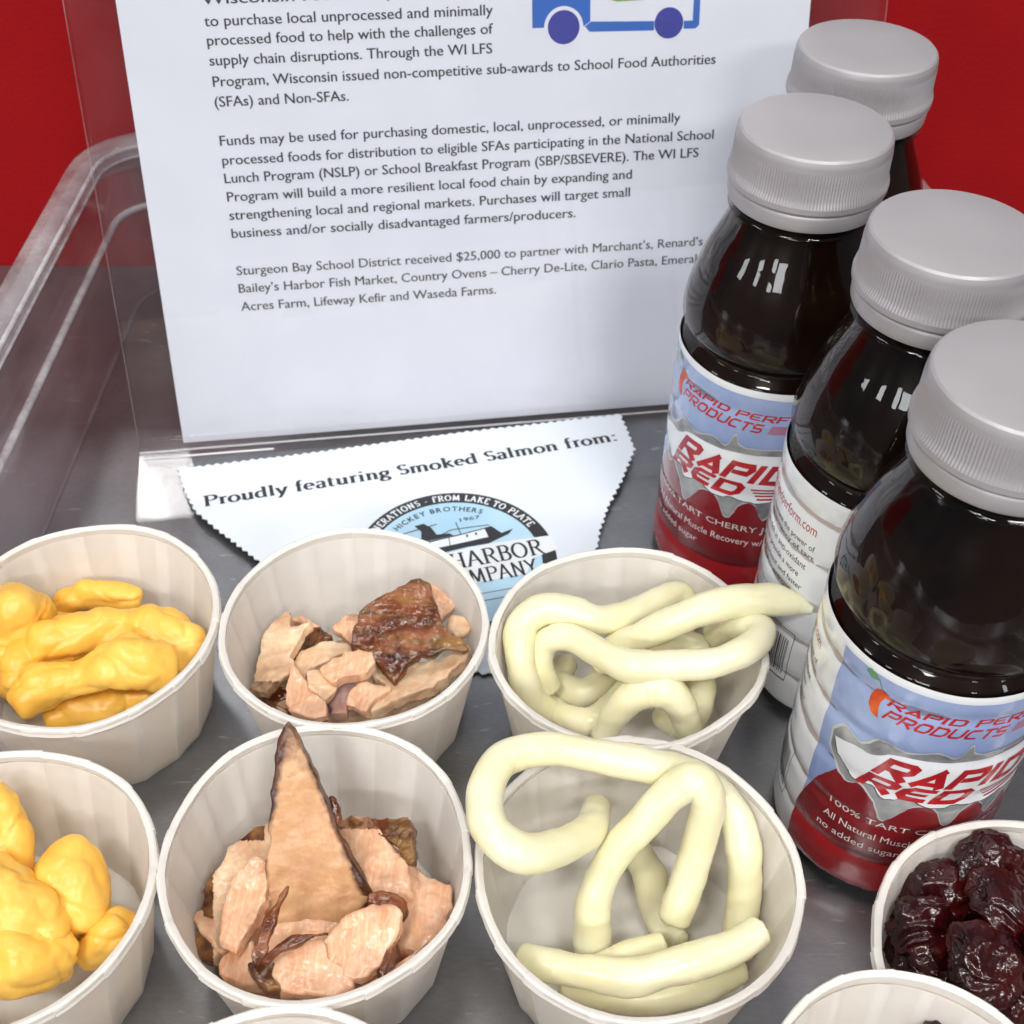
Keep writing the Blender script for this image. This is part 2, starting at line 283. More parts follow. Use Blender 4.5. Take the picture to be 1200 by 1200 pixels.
def attr_mix_mat(name, c0a, c0b, c1a, c1b, attr, rough0, rough1, nscale, stretch=(1, 1, 1), sss=.25, bump=.4, bscale=1.2, bdist=.3, lines=.17, ls=0.0):
    """flesh colours c0a..c0b mixed to skin colours c1a..c1b by a mesh attribute"""
    m = bpy.data.materials.new(name); m.use_nodes = True; nt = m.node_tree; b = nt.nodes['Principled BSDF']; L = nt.links.new
    tc = nt.nodes.new('ShaderNodeTexCoord'); mp = nt.nodes.new('ShaderNodeMapping'); mp.inputs['Scale'].default_value = stretch; L(tc.outputs['Object'], mp.inputs[0])
    n = nt.nodes.new('ShaderNodeTexNoise'); n.inputs['Scale'].default_value = nscale/U; n.inputs['Detail'].default_value = 7; n.inputs['Roughness'].default_value = .6; L(mp.outputs[0], n.inputs['Vector'])
    def ramp(a, c, p0=.33, p1=.67):
        r = nt.nodes.new('ShaderNodeValToRGB'); r.color_ramp.elements[0].position = p0; r.color_ramp.elements[1].position = p1
        r.color_ramp.elements[0].color = (*a, 1); r.color_ramp.elements[1].color = (*c, 1); L(n.outputs['Fac'], r.inputs[0]); return r
    ra = ramp(c0a, c0b); rb = ramp(c1a, c1b, .4, .72)
    at_ = nt.nodes.new('ShaderNodeAttribute'); at_.attribute_name = attr
    n3 = nt.nodes.new('ShaderNodeTexNoise'); n3.inputs['Scale'].default_value = .35/U; n3.inputs['Detail'].default_value = 5; L(tc.outputs['Object'], n3.inputs['Vector'])
    ad = nt.nodes.new('ShaderNodeMath'); ad.operation = 'MULTIPLY_ADD'; ad.inputs[1].default_value = .7; L(n3.outputs['Fac'], ad.inputs[0]); L(at_.outputs['Fac'], ad.inputs[2])
    mr = nt.nodes.new('ShaderNodeMapRange'); mr.inputs[1].default_value = .62; mr.inputs[2].default_value = 1.0; L(ad.outputs[0], mr.inputs[0])
    wv = nt.nodes.new('ShaderNodeTexWave'); wv.inputs['Scale'].default_value = lines/U; wv.inputs['Distortion'].default_value = 14; wv.inputs['Detail'].default_value = 3; wv.inputs['Detail Scale'].default_value = 1.2
    L(mp.outputs[0], wv.inputs['Vector'])
    wr = nt.nodes.new('ShaderNodeValToRGB'); wr.color_ramp.elements[0].position = .72; wr.color_ramp.elements[1].position = .97; wr.color_ramp.elements[1].color = (ls, ls, ls, 1); L(wv.outputs['Fac'], wr.inputs[0])
    wm = nt.nodes.new('ShaderNodeMixRGB'); wm.inputs[2].default_value = (.90, .70, .52, 1); L(wr.outputs[0], wm.inputs[0]); L(ra.outputs[0], wm.inputs[1])
    n4 = nt.nodes.new('ShaderNodeTexNoise'); n4.inputs['Scale'].default_value = .10/U; n4.inputs['Detail'].default_value = 3; L(tc.outputs['Object'], n4.inputs['Vector'])
    r4 = nt.nodes.new('ShaderNodeValToRGB'); r4.color_ramp.elements[0].position = .5; r4.color_ramp.elements[1].position = .72; r4.color_ramp.elements[1].color = (.6, .6, .6, 1); L(n4.outputs['Fac'], r4.inputs[0])
    bm_ = nt.nodes.new('ShaderNodeMixRGB'); bm_.inputs[2].default_value = (.42, .19, .10, 1); L(r4.outputs[0], bm_.inputs[0]); L(wm.outputs[0], bm_.inputs[1]); ra = bm_
    mx = nt.nodes.new('ShaderNodeMixRGB'); L(mr.outputs[0], mx.inputs[0]); L(ra.outputs[0], mx.inputs[1]); L(rb.outputs[0], mx.inputs[2]); L(mx.outputs[0], b.inputs['Base Color'])
    rr = nt.nodes.new('ShaderNodeMapRange'); rr.inputs[3].default_value = rough0; rr.inputs[4].default_value = rough1; L(mr.outputs[0], rr.inputs[0]); L(rr.outputs[0], b.inputs['Roughness'])
    b.inputs['Subsurface Weight'].default_value = sss; b.inputs['Subsurface Radius'].default_value = (1, .5, .3); b.inputs['Subsurface Scale'].default_value = 1.8*U
    mp2 = nt.nodes.new('ShaderNodeMapping'); mp2.inputs['Scale'].default_value = stretch; L(tc.outputs['Object'], mp2.inputs[0])
    n2 = nt.nodes.new('ShaderNodeTexNoise'); n2.inputs['Scale'].default_value = bscale/U; n2.inputs['Detail'].default_value = 4; L(mp2.outputs[0], n2.inputs['Vector'])
    bp = nt.nodes.new('ShaderNodeBump'); bp.inputs['Strength'].default_value = bump; bp.inputs['Distance'].default_value = bdist*U; L(n2.outputs['Fac'], bp.inputs['Height']); L(bp.outputs[0], b.inputs['Normal'])
    return m
M_ = dict(
 steel=metal_mat(), cup=paper_cup_mat(),
 red=mat('red_cloth', (.33, .005, .008), .85, spec=.15, bump=(.6, .5, .4), var=(.010, (.27, .004, .006), (.37, .006, .009))),
 tub=clear_mat('clear_plastic', (.90, .86, .88), .08, 1.5, haze=.075, bump=(.08, .25, .6)),
 tub_rim=clear_mat('worn_clear_plastic', (.90, .85, .88), .16, 1.5, haze=.20, bump=(.25, .5, .5)),
 acrylic=clear_mat('clear_acrylic', (.98, .98, .985), .02, 1.42, haze=.004),
 acrylic_back=clear_mat('clear_acrylic_back', (.98, .98, .985), .10, 1.42, haze=.004),
 edge_soft=clear_mat('pale_edge', (.95, .93, .95), .3, 1.3, haze=.07),
 streak=clear_mat('pale_streak', (.9, .86, .88), .25, 1.5, haze=.42),
 acrylic_edge=mat('acrylic_edge', (.75, .77, .8), .2, spec=.8),
 paper=mat('office_paper', (.72, .75, .83), .6, spec=.3, bump=(.02, .5, .8), var=(.05, (.71, .74, .82), (.745, .775, .85))),
 card=mat('white_card', (.74, .80, .88), .5, spec=.3), ink=mat('grey_ink', (.030, .032, .040), .55), ink_veiled=mat('veiled_grey_ink', (.075, .075, .08), .6),
 black_ink=mat('black_ink', (.022, .024, .03), .5), white_ink=mat('white_ink', (.80, .84, .88), .5), sky_ink=mat('pale_blue_ink', (.42, .66, .84), .5, var=(.03, (.36, .60, .80), (.52, .74, .88))),
 truck_blue=mat('blue_ink', (.02, .12, .48), .5), wheel_blue=mat('navy_ink', (.035, .04, .30), .5), leaf=mat('green_ink', (.19, .42, .05), .5),
 cap=mat('silver_plastic', (.38, .38, .40), .44, metallic=.3, spec=.5, var=(.03, (.375, .355, .375), (.42, .40, .42)), bump=(.9, .05, .1)),
 pet=clear_mat('clear_bottle_plastic', (.80, .74, .72), .02, 1.48, bump=(.03, .45, 1.0)),
 juice=mat('dark_cherry_juice', (.004, .002, .0018), .25, spec=.12, var=(.04, (.002, .0008, .0008), (.020, .010, .0055))),
 lab_white=mat('label_white', (.72, .74, .77), .22, coat=.6, bump=(.05, .6, .5)),
 lab_blue=mat('label_blue', (.25, .33, .58), .22, coat=.6, var=(.045, (.21, .28, .52), (.33, .42, .66)), bump=(.05, .6, .5)),
 lab_white2=mat('label_panel_white', (.70, .72, .76), .22, coat=.6, bump=(.05, .6, .5)),
 lab_grey=mat('label_grey', (.22, .23, .24), .22, coat=.6, var=(.12, (.10, .11, .12), (.38, .39, .40))),
 lab_dark=mat('label_dark_grey', (.07, .07, .075), .25, coat=.5),
 lab_pale=mat('label_pale_grey', (.46, .47, .48), .25, coat=.5),
 lab_red=mat('label_dark_red', (.19, .008, .012), .22, coat=.6, var=(.06, (.16, .006, .010), (.24, .010, .016)), bump=(.05, .6, .5)),
 lab_bright=mat('label_bright_red', (.40, .012, .018), .22, coat=.6, var=(.05, (.36, .010, .014), (.46, .016, .022)), bump=(.05, .6, .5)),
 let_red=mat('letter_red', (.42, .012, .02), .22, coat=.5, var=(.10, (.30, .008, .014), (.50, .018, .026))), let_dark=mat('letter_black', (.02, .02, .022), .3), let_white=mat('letter_white', (.75, .70, .70), .3),
 orange=mat('cherry_orange', (.62, .075, .012), .3, var=(.3, (.42, .03, .01), (.72, .12, .02))), stem=mat('stem_green', (.10, .26, .14), .4),
 rope=mat('pale_cheese', (.80, .76, .48), .28, sss=.4, spec=.5, bump=(.16, .28, .5), var=(.06, (.79, .74, .45), (.84, .81, .61))),
 curd=mat('yellow_curd', (.88, .47, .055), .34, sss=.4, spec=.45, bump=(.5, .22, .35), var=(.07, (.85, .45, .048), (.91, .59, .13))),
 cherry=mat('dried_cherry', (.030, .0035, .006), .20, spec=.5, coat=.0, bump=(.45, .4, .4), var=(.10, (.006, .0008, .002), (.055, .0035, .003))),
 salmon=attr_mix_mat('salmon_flesh', (.70, .35, .19), (.84, .57, .39), (.045, .010, .004), (.34, .13, .03), 'skin', .22, .14, .28, (1, .4, .8), sss=.45, ls=.22),
 salmon_pale=attr_mix_mat('pale_salmon_flesh', (.62, .38, .22), (.80, .60, .40), (.05, .012, .005), (.32, .14, .04), 'skin', .24, .16, .24, (.5, 1, .8), sss=.3, ls=.15),
 salmon_grey=attr_mix_mat('grey_salmon_flesh', (.30, .17, .15), (.42, .28, .25), (.06, .02, .012), (.20, .09, .04), 'skin', .35, .2, .5, (1, .3, 1), sss=.15),
 smoked=attr_mix_mat('smoked_salmon_face', (.52, .27, .125), (.65, .39, .205), (.035, .010, .005), (.15, .045, .015), 'skin', .34, .3, .22, (1, .5, 1), sss=.25),
 skin=attr_mix_mat('smoked_skin', (.055, .014, .006), (.20, .05, .012), (.030, .010, .007), (.34, .17, .045), 'skin', .16, .2, .20, (.5, 1, 1), sss=.08, bump=.7, bscale=.8, bdist=.4),
)

# ------------------------------------------------------------------ the setting
v, f = box(-700, 700, -260, 440, -12, -0.05)
yaw = .04
vv = v.copy(); vv[:, 1] += np.where(v[:, 1] > 0, yaw*(v[:, 0]+207), 0)
tag(obj('tray_surface', vv, f, M_['steel'], smooth=False), kind='structure')
n = 80; vs, fs = [], []
for i in range(n+1):
    x = -900+1800*i/n; fold = 1.2*math.sin(x*.021)+.8*math.sin(x*.053+1)
    for z in (-60, 0, 1.2, 3, 6, 12, 60, 150): vs.append((x, 442+yaw*(x+207)+fold*(.4+z/400), z))
fs = [(i*8+j, (i+1)*8+j, (i+1)*8+j+1, i*8+j+1) for i in range(n) for j in range(7)]
k = len(vs); vs += [(x, y+8, z) for x, y, z in vs]; fs += [[a+k for a in q][::-1] for q in fs]
tag(obj('red_backdrop', vs, fs, M_['red']), kind='structure')

# clear tub: inner contour x -145..150, y 62..403
def tub_contour(off, rad, n=8):
    x0, x1, y0, y1 = -146-off, 130+off, 60-off, 427+off; r = rad+off; P = []
    for cx, cy, a in ((x1-r, y1-r, 0), (x0+r, y1-r, 90), (x0+r, y0+r, 180), (x1-r, y0+r, 270)):
        for i in range(n+1):
            t = math.radians(a+90*i/n); P.append((cx+r*math.cos(t), cy+r*math.sin(t)))
    return [(x+(.078*(427-y) if x > 0 else 0), y) for x, y in P]
def sweep_tub(prof, closed=True):
    V = []
    for off, z in prof:
        P = tub_contour(off, 15)
        V += [(x+.35*noise.noise((x*.05, y*.05, z*.1)), y+.35*noise.noise((y*.05, x*.05, z)), z) for x, y in P]
    n = len(tub_contour(0, 15)); return np.array(V), grid_faces(len(prof), n, True, closed)
tub = empty('clear_tub', (-146, 60, 0)); tag(tub, 'scratched clear plastic tub with thick rolled rim around the cups and bottles', 'tub')
v, f = sweep_tub([(0, .05), (.5, 10), (1.2, 30), (2.0, 35), (3.6, 37), (4.2, 40), (4.8, 55), (6.6, 55), (6.2, 38), (5.0, 35), (3.6, 33), (3.0, 28), (2.4, 10), (2.0, .05)])
obj('tub_wall', v, f, M_['tub'], tub, org=(-146, 60, 0), auto=50)
v, f = sweep_tub([(4.8, 55.1), (5.2, 58), (6.8, 60), (9.6, 60.6), (13.6, 60), (15.4, 58), (15.8, 53), (15.8, 46), (14.4, 46), (14.2, 54), (12.6, 57), (9.6, 57.8), (7.4, 57.2), (6.6, 55.1)])
obj('rim', v, f, M_['tub_rim'], tub, org=(-146, 60, 0), auto=50)

for nm, of, zc_, rr_ in (('ledge_streak', 2.6, 36.2, 1.3), ('rim_streak', 5.2, 58.6, .8), ('rim_streak', 4.6, 55.2, .5), ('foot_line', .6, .9, .35)):  # pale lines added to stand for bright streaks along the tub's edges
    v, f = sweep_tub([(of+rr_*math.cos(a), zc_+rr_*math.sin(a)) for a in np.linspace(0, 2*math.pi, 9)[:-1]])
    obj(nm, v, f, M_['edge_soft' if nm == 'foot_line' else 'streak'], tub, org=(-146, 60, 0))

# ------------------------------------------------------------------ sign holder, notice, card
TH, TL = .168, .27
E = np.array([math.cos(TH), math.sin(TH), 0]); NR = np.array([-math.sin(TH), math.cos(TH), 0]); ZU = np.array([0, 0, 1.])
UPP = ZU*math.cos(TL)+NR*math.sin(TL); NOUT = -(NR*math.cos(TL)-ZU*math.sin(TL))      # NOUT points to the reader
O = np.array([-111., 329., 3.])
def onpaper(P2, off):
    P2 = np.asarray(P2, float); return O+P2[:, :1]*E+P2[:, 1:2]*UPP+off*NOUT
def paperbend(P2): return 0.9*np.sin(np.asarray(P2)[:, 0]*.03)*np.exp(-((np.asarray(P2)[:, 1]-20)/60)**2)*.35
def plate(e0, e1, path, t):
    """plate of thickness t following path [(n, z)] across e0..e1"""
    P = np.array(path, float); d = np.gradient(P, axis=0); d /= np.hypot(d[:, 0], d[:, 1])[:, None]; nn = np.stack([-d[:, 1], d[:, 0]], 1)
    ring = np.vstack([P-nn*t/2, (P+nn*t/2)[::-1]]); V = []
    for e in (e0, e1): V += [O*np.array([1, 1, 0])+E*e+NR*a+ZU*b for a, b in ring]
    m = len(ring); F_ = [(i, (i+1) % m, m+(i+1) % m, m+i) for i in range(m)]
    h = len(P)
    for k in (0, m): F_ += [((k+i), (k+i+1), (k+m-2-i), (k+m-1-i)) for i in range(h-1)]
    return np.array(V), F_
sh = empty('sign_holder', O*np.array([1, 1, 0])); tag(sh, 'clear acrylic sign holder leaning back behind the cups and holding the printed notice', 'sign holder')
oo = O*np.array([1, 1, 0]); tn = math.tan(TL)
front = [(-1.6*1+(z-3)*tn*1.0-.2, z) for z in (2.4, 100, 290)]
v, f = plate(-14, 231.5, front, 1.3); obj('front_sheet', v, f, M_['acrylic'], sh, False, org=oo)
back = [(290*tn+2.2, 290), (100*tn+2.2, 100), (12*tn+2.2, 12), (6*tn+2.0, 7.0), (1.6, 5.0), (-1.5, 4.3), (-8, 3.5), (-20, 2.25), (-34, .85)]
v, f = plate(-14, 231.5, back, 1.6); obj('back_sheet', v, f, M_['acrylic_back'], sh, True, org=oo, auto=40)
for nm, n_, z_, l0 in (('sheet_edge', -1.9, 2.0, -14), ('foot_crease', -8.2, 4.4, -13)):
    v, f = plate(l0, 30 if nm == 'foot_crease' else 231, [(n_-.35, z_), (n_+.35, z_+.04)], .25)
    obj(nm, v, f, M_['acrylic_edge'], sh, False, org=oo)
edge = lambda e_: np.array([O*np.array([1, 1, 0])+E*(e_+a)+NR*((z-3)*tn-1.9-b)+ZU*z for z in (2.4, 290) for a, b in ((0, 0), (.3, 0), (.3, .5), (0, .5))])
for e_ in (-14.3, 231.5): obj('side_edge', edge(e_), [(0, 1, 5, 4), (1, 2, 6, 5), (2, 3, 7, 6), (3, 0, 4, 7), (0, 3, 2, 1), (4, 5, 6, 7)], M_['edge_soft'], sh, False, org=oo)
# notice sheet
nt_ = empty('printed_notice', O); tag(nt_, 'white printed notice about local food funds standing in the acrylic holder', 'notice')
PW_, PH_ = 207.7, 268.
gx = np.linspace(0, PW_, 60); gy = np.linspace(.3, PH_, 70); G = np.array([(a, b) for b in gy for a in gx])
def P3(P2, off): 
    P2 = np.asarray(P2, float); return onpaper(P2, 0)+(off+paperbend(P2))[:, None]*NOUT
v = P3(G, np.zeros(len(G))); f = grid_faces(70, 60, False)
vb = v-NOUT*.12; k = len(v)
obj('sheet', np.vstack([v, vb]), f+[[a+k for a in q][::-1] for q in f], M_['paper'], nt_, org=O)
def print_on(name, parts, m, off=.08, step=0, parent=nt_, soft=False):
    v, f = join2(parts); of_ = np.full(len(v), off)
    if step: v, f = np.vstack([v, v+[step, .04]]), f+[[a+len(v) for a in q] for q in f]; of_ = np.concatenate([of_, of_+.02])
    o = obj(name, P3(v, of_), f, m, parent, False, org=O); return o
LN = [('Wisconsin received ($5,900,000)', 137.2, 24, 84), ('to purchase local unprocessed and minimally', 131.2, 24, 84.6), ('processed food to help with the challenges of', 125.9, 24.1, 84.4),
 ('supply chain disruptions. Through the WI LFS', 120.3, 24.1, 84), ('Program, Wisconsin issued non-competitive sub-awards to School Food Authorities', 114.3, 24.3, 153.9), ('(SFAs) and Non-SFAs.', 108.5, 24.1, 39.8),
 ('Funds may be used for purchasing domestic, local, unprocessed, or minimally', 97.1, 24.2, 143.4), ('processed foods for distribution to eligible SFAs participating in the National School', 91.3, 24.2, 154.6),
 ('Lunch Program (NSLP) or School Breakfast Program (SBP/SBSEVERE). The WI LFS', 85.8, 24.2, 149.9), ('Program will build a more resilient local food chain by expanding and', 80.1, 24.3, 128.0),
 ('strengthening local and regional markets. Purchases will target small', 74.4, 24.3, 127.5), ('business and/or socially disadvantaged farmers/producers.', 68.7, 24.3, 109.6),
 ('Sturgeon Bay School District received $25,000 to partner with Marchant\u2019s, Renard\u2019s', 56.7, 24.4, 152.6), ('Bailey\u2019s Harbor Fish Market, Country Ovens \u2013 Cherry De-Lite, Clario Pasta, Emerald', 50.9, 24.4, 153.0),
 ('Acres Farm, Lifeway Kefir and Waseda Farms.', 44.9, 24.4, 82.8)]
print_on('lettering', [text(s, x, y, wd, 2.95) for s, y, x, wd in LN[:12]], M_['ink'], step=.13)
print_on('lettering', [text(s, x, y, wd, 2.9) for s, y, x, wd in LN[12:]], M_['ink_veiled'], step=.12)  # paler ink: the acrylic's reflected veil is painted into these lines
cab = [(120.6, 127.0), (120.6, 150), (138.4, 150), (138.4, 128.3), (142.4, 127.5), (158.5, 127.4), (158.5, 125.2), (138.5, 125.6), (136.5, 127.0)]
print_on('truck_body', [poly_fill([(120.6, 127), (136.5, 127), (138.4, 128.3), (138.4, 150), (120.6, 150)]), poly_fill([(138.6, 128.2), (158.3, 127.6), (158.3, 124.9), (138.2, 125.3), (136.7, 126.9)]),
  poly_fill([(167.6, 127.3), (170.4, 127.3), (170.5, 150), (172.6, 150), (172.5, 126), (171.4, 125), (167.6, 125)])], M_['truck_blue'])
print_on('wheel_arch', [disc(130.2, 126.9, 6.0)], M_['paper'], .11)
print_on('wheel', [disc(130.2, 126.9, 4.9)], M_['wheel_blue'], .14); print_on('wheel', [disc(162.9, 126.9, 4.5)], M_['wheel_blue'], .14)
print_on('leaf', [poly_fill([(141, 150), (141.3, 138), (143.3, 134.6), (146.5, 133.6), (155, 133.8), (155, 134.5), (152, 134.7), (153.5, 137), (154.5, 150)]), poly_fill([(156.4, 133.9), (158.5, 133.9), (158.5, 134.5), (156.4, 134.5)])], M_['leaf'], .11)
# card with pinked edges
CTH = TH+math.atan2(15.5, 137.8); CE = np.array([math.cos(CTH), math.sin(CTH), 0]); CN = np.array([-math.sin(CTH), math.cos(CTH), 0]); CO = O*np.array([1, 1, 0])+E*7.5+NR*(-31.6)
ca, sa = math.cos(CTH-TH), math.sin(CTH-TH)
def e2c(e, n_): a, b = e-7.5, n_+31.6; return (a*ca+b*sa, -a*sa+b*ca)
def cardz(P): 
    P = np.asarray(P, float); return .95+(P[:, 0]*sa+P[:, 1]*ca-31.6+112)*.034
outl = [e2c(*q) for q in ((-1.5, -12), (40, -9.6), (95, -5.0), (149, -2.2), (150, -21), (142.4, -36.5), (136, -47), (131.4, -57), (126.5, -72), (118, -100), (88, -112), (62, -104), (40, -80), (23.5, -57), (13, -44), (4.8, -33), (1, -22))]
zz = []; tog = 0
for i in range(len(outl)):
    a, b = np.array(outl[i]), np.array(outl[(i+1) % len(outl)]); L = np.hypot(*(b-a)); m = max(1, round(L/1.45)); d = (b-a)/L; nn = np.array([-d[1], d[0]])
    for k in range(m):
        zz.append(a+d*L*k/m+nn*(.48 if tog else -.48)+nn*.15*random.uniform(-1, 1)); tog ^= 1
bm = bmesh.new(); vs_ = [bm.verts.new((p[0], p[1], 0)) for p in zz]; bm.faces.new(vs_); bmesh.ops.triangulate(bm, faces=bm.faces[:])
V2 = np.array([q.co[:] for q in bm.verts]); F2 = [[q.index for q in fc.verts] for fc in bm.faces]; bm.free()
def onc(P2, off):
    P2 = np.asarray(P2, float)[:, :2]; cz = cardz(P2); return CO+P2[:, :1]*CE+P2[:, 1:2]*CN-((cz-1.9)*.95)[:, None]*NR+(cz+off)[:, None]*ZU
# fix winding to face up
def up2(P, Fs):
    out = []
    for q in Fs:
        a, b, c = (np.asarray(P[i])[:2] for i in q[:3]); out.append(q if (b-a)[0]*(c-a)[1]-(b-a)[1]*(c-a)[0] > 0 else q[::-1])
    return out
F2 = up2(V2, F2)
pc = empty('promo_card', CO); tag(pc, 'white card with zigzag cut edges about smoked salmon lying before the notice', 'card')
nV = len(V2); top = onc(V2, 0); bot = onc(V2, -.35); rim = [(i, (i+1) % nV, nV+(i+1) % nV, nV+i) for i in range(nV)]
obj('card_sheet', np.vstack([top, bot]), F2+[[a+nV for a in q][::-1] for q in F2]+[q[::-1] for q in rim], M_['card'], pc, False, org=CO)
def on_card(name, parts, m, off, step=.012):
    v, f = lift2(parts, 0, step); o = obj(name, onc(v, off)+v[:, 2:3]*ZU, up2(v, f), m, pc, False, org=CO); return o
g, wd = serif('Proudly featuring Smoked Salmon from:', 5.0, .185, .075); sx = 139./wd
on_card('lettering', [((q*[sx, 1]+[x*sx, 0]), ff) for x, ad, st in g for q, ff in st], M_['black_ink'], .06)
EC = e2c(84, -66.5); ER = 31.4
def circ_text(pieces, r, a_start, sgn=-1):
    """letters standing outward on a circle, clockwise from a_start (deg)"""
    out = []
    for x, ad, st in pieces:
        th = math.radians(a_start)-(x+ad/2)/r
        c_, s_ = math.cos(th-math.pi/2), math.sin(th-math.pi/2)
        for q, ff in st:
            lx = q[:, 0]-ad/2; ly = q[:, 1]; out.append((np.stack([EC[0]+r*math.cos(th)+lx*c_-ly*s_, EC[1]+r*math.sin(th)+lx*s_+ly*c_], 1), ff))
    return out
on_card('emblem_ring', [disc(*EC, ER, n=96)], M_['black_ink'], .05); on_card('emblem_sky', [disc(*EC, ER-4.6, n=96)], M_['sky_ink'], .08)
g, wd = serif('3 GENERATIONS - FROM LAKE TO PLATE', 2.55, .2, .1, .1); on_card('ring_lettering', circ_text(g, ER-3.7, 90+math.degrees(wd/2/(ER-3.7))-4), M_['white_ink'], .12)
def sans_pieces(s, cap, track=.15):
    x = 0; out = []
    for ch in s:
        if ch == ' ': x += cap*.5; continue
        v, f = text(ch, 0, 0, None, cap, .02); wd = v[:, 0].max(); out.append((x, wd, [(v, f)])); x += wd+cap*track
    return out, x
g, wd = sans_pieces('HICKEY BROTHERS', 2.0, .22); on_card('brothers_lettering', circ_text(g, ER-8.6, 90+math.degrees(wd/2/(ER-8.6))+2), M_['black_ink'], .12)
def ec(x, y): return (EC[0]+x, EC[1]+y)
v, f = text('1967', 0, 0, 6.6, 1.5, .01); on_card('year_lettering', [(v+np.array(ec(5.5, 17.0)), f)], M_['black_ink'], .12)
hull = [ec(-15, 5.0), ec(-10, 4.0), ec(5, 5.4), ec(12, 5.4), ec(19, 8.0), ec(21, 10), ec(17, 9), ec(14.5, 12.8), ec(5, 11.6), ec(-12, 10.2), ec(-16, 8)]
on_card('boat_hull', [poly_fill(hull)], M_['black_ink'], .12)
on_card('boat_cabin', [poly_fill([ec(-13, 6.6), ec(4, 7.6), ec(12.5, 8.2), ec(12.2, 12.0), ec(4, 11.0), ec(-12, 9.6)])], M_['white_ink'], .15)
on_card('boat_rigging', [poly_fill([ec(-12.5, 10.4), ec(2, 11.4), ec(1, 12.6), ec(-3, 13), ec(-4, 16.5), ec(-6, 18.8), ec(-9, 18.4), ec(-7.4, 15.4), ec(-8, 12.6), ec(-12, 12)]),
  ribbon([ec(-14, 15.6), ec(-2, 17.6)], .35), ribbon([ec(4, 17), ec(4.4, 11.5)], .3), ribbon([ec(-3, 12), ec(2, 14), ec(14, 13.4)], .3), ribbon([ec(6, 9.6), ec(6.2, 10.8)], .6), ribbon([ec(9, 9.8), ec(9.1, 10.9)], .6), ribbon([ec(-16, 12), ec(-12, 13)], .9), ribbon([ec(0, 7.2), ec(.4, 11)], .25)], M_['black_ink'], .18)
on_card('emblem_banner', [poly_fill([ec(-29, -5), ec(-30, 2), ec(-20, 3.8), ec(-10, 3.2), ec(6, 5.0), ec(14, 5.2), ec(31.5, 4.2), ec(32.2, -2.2), ec(24, -4), ec(20, -10), ec(-22, -11)])], M_['white_ink'], .15)
g, wd = serif('HARBOR', 6.6, .14, .06); on_card('harbor_lettering', [((q*[.98, 1]+np.array(ec(-1.8+x*.98, -3.2))), ff) for x, ad, st in g for q, ff in st], M_['black_ink'], .2)
g, wd = serif('COMPANY', 6.0, .14, .06); on_card('company_lettering', [((q*[.9, 1]+np.array(ec(-6.0+x*.9, -10.6))), ff) for x, ad, st in g for q, ff in st], M_['black_ink'], .2)
g, wd = serif('CATCH', 1.7, .22, .1); on_card('small_lettering', [(q+np.array(ec(-4+x, -17.2)), ff) for x, ad, st in g for q, ff in st]+[ribbon([ec(-16, -15), ec(16, -15)], .25), ribbon([ec(-14, -18), ec(14, -18)], .25)], M_['black_ink'], .12)

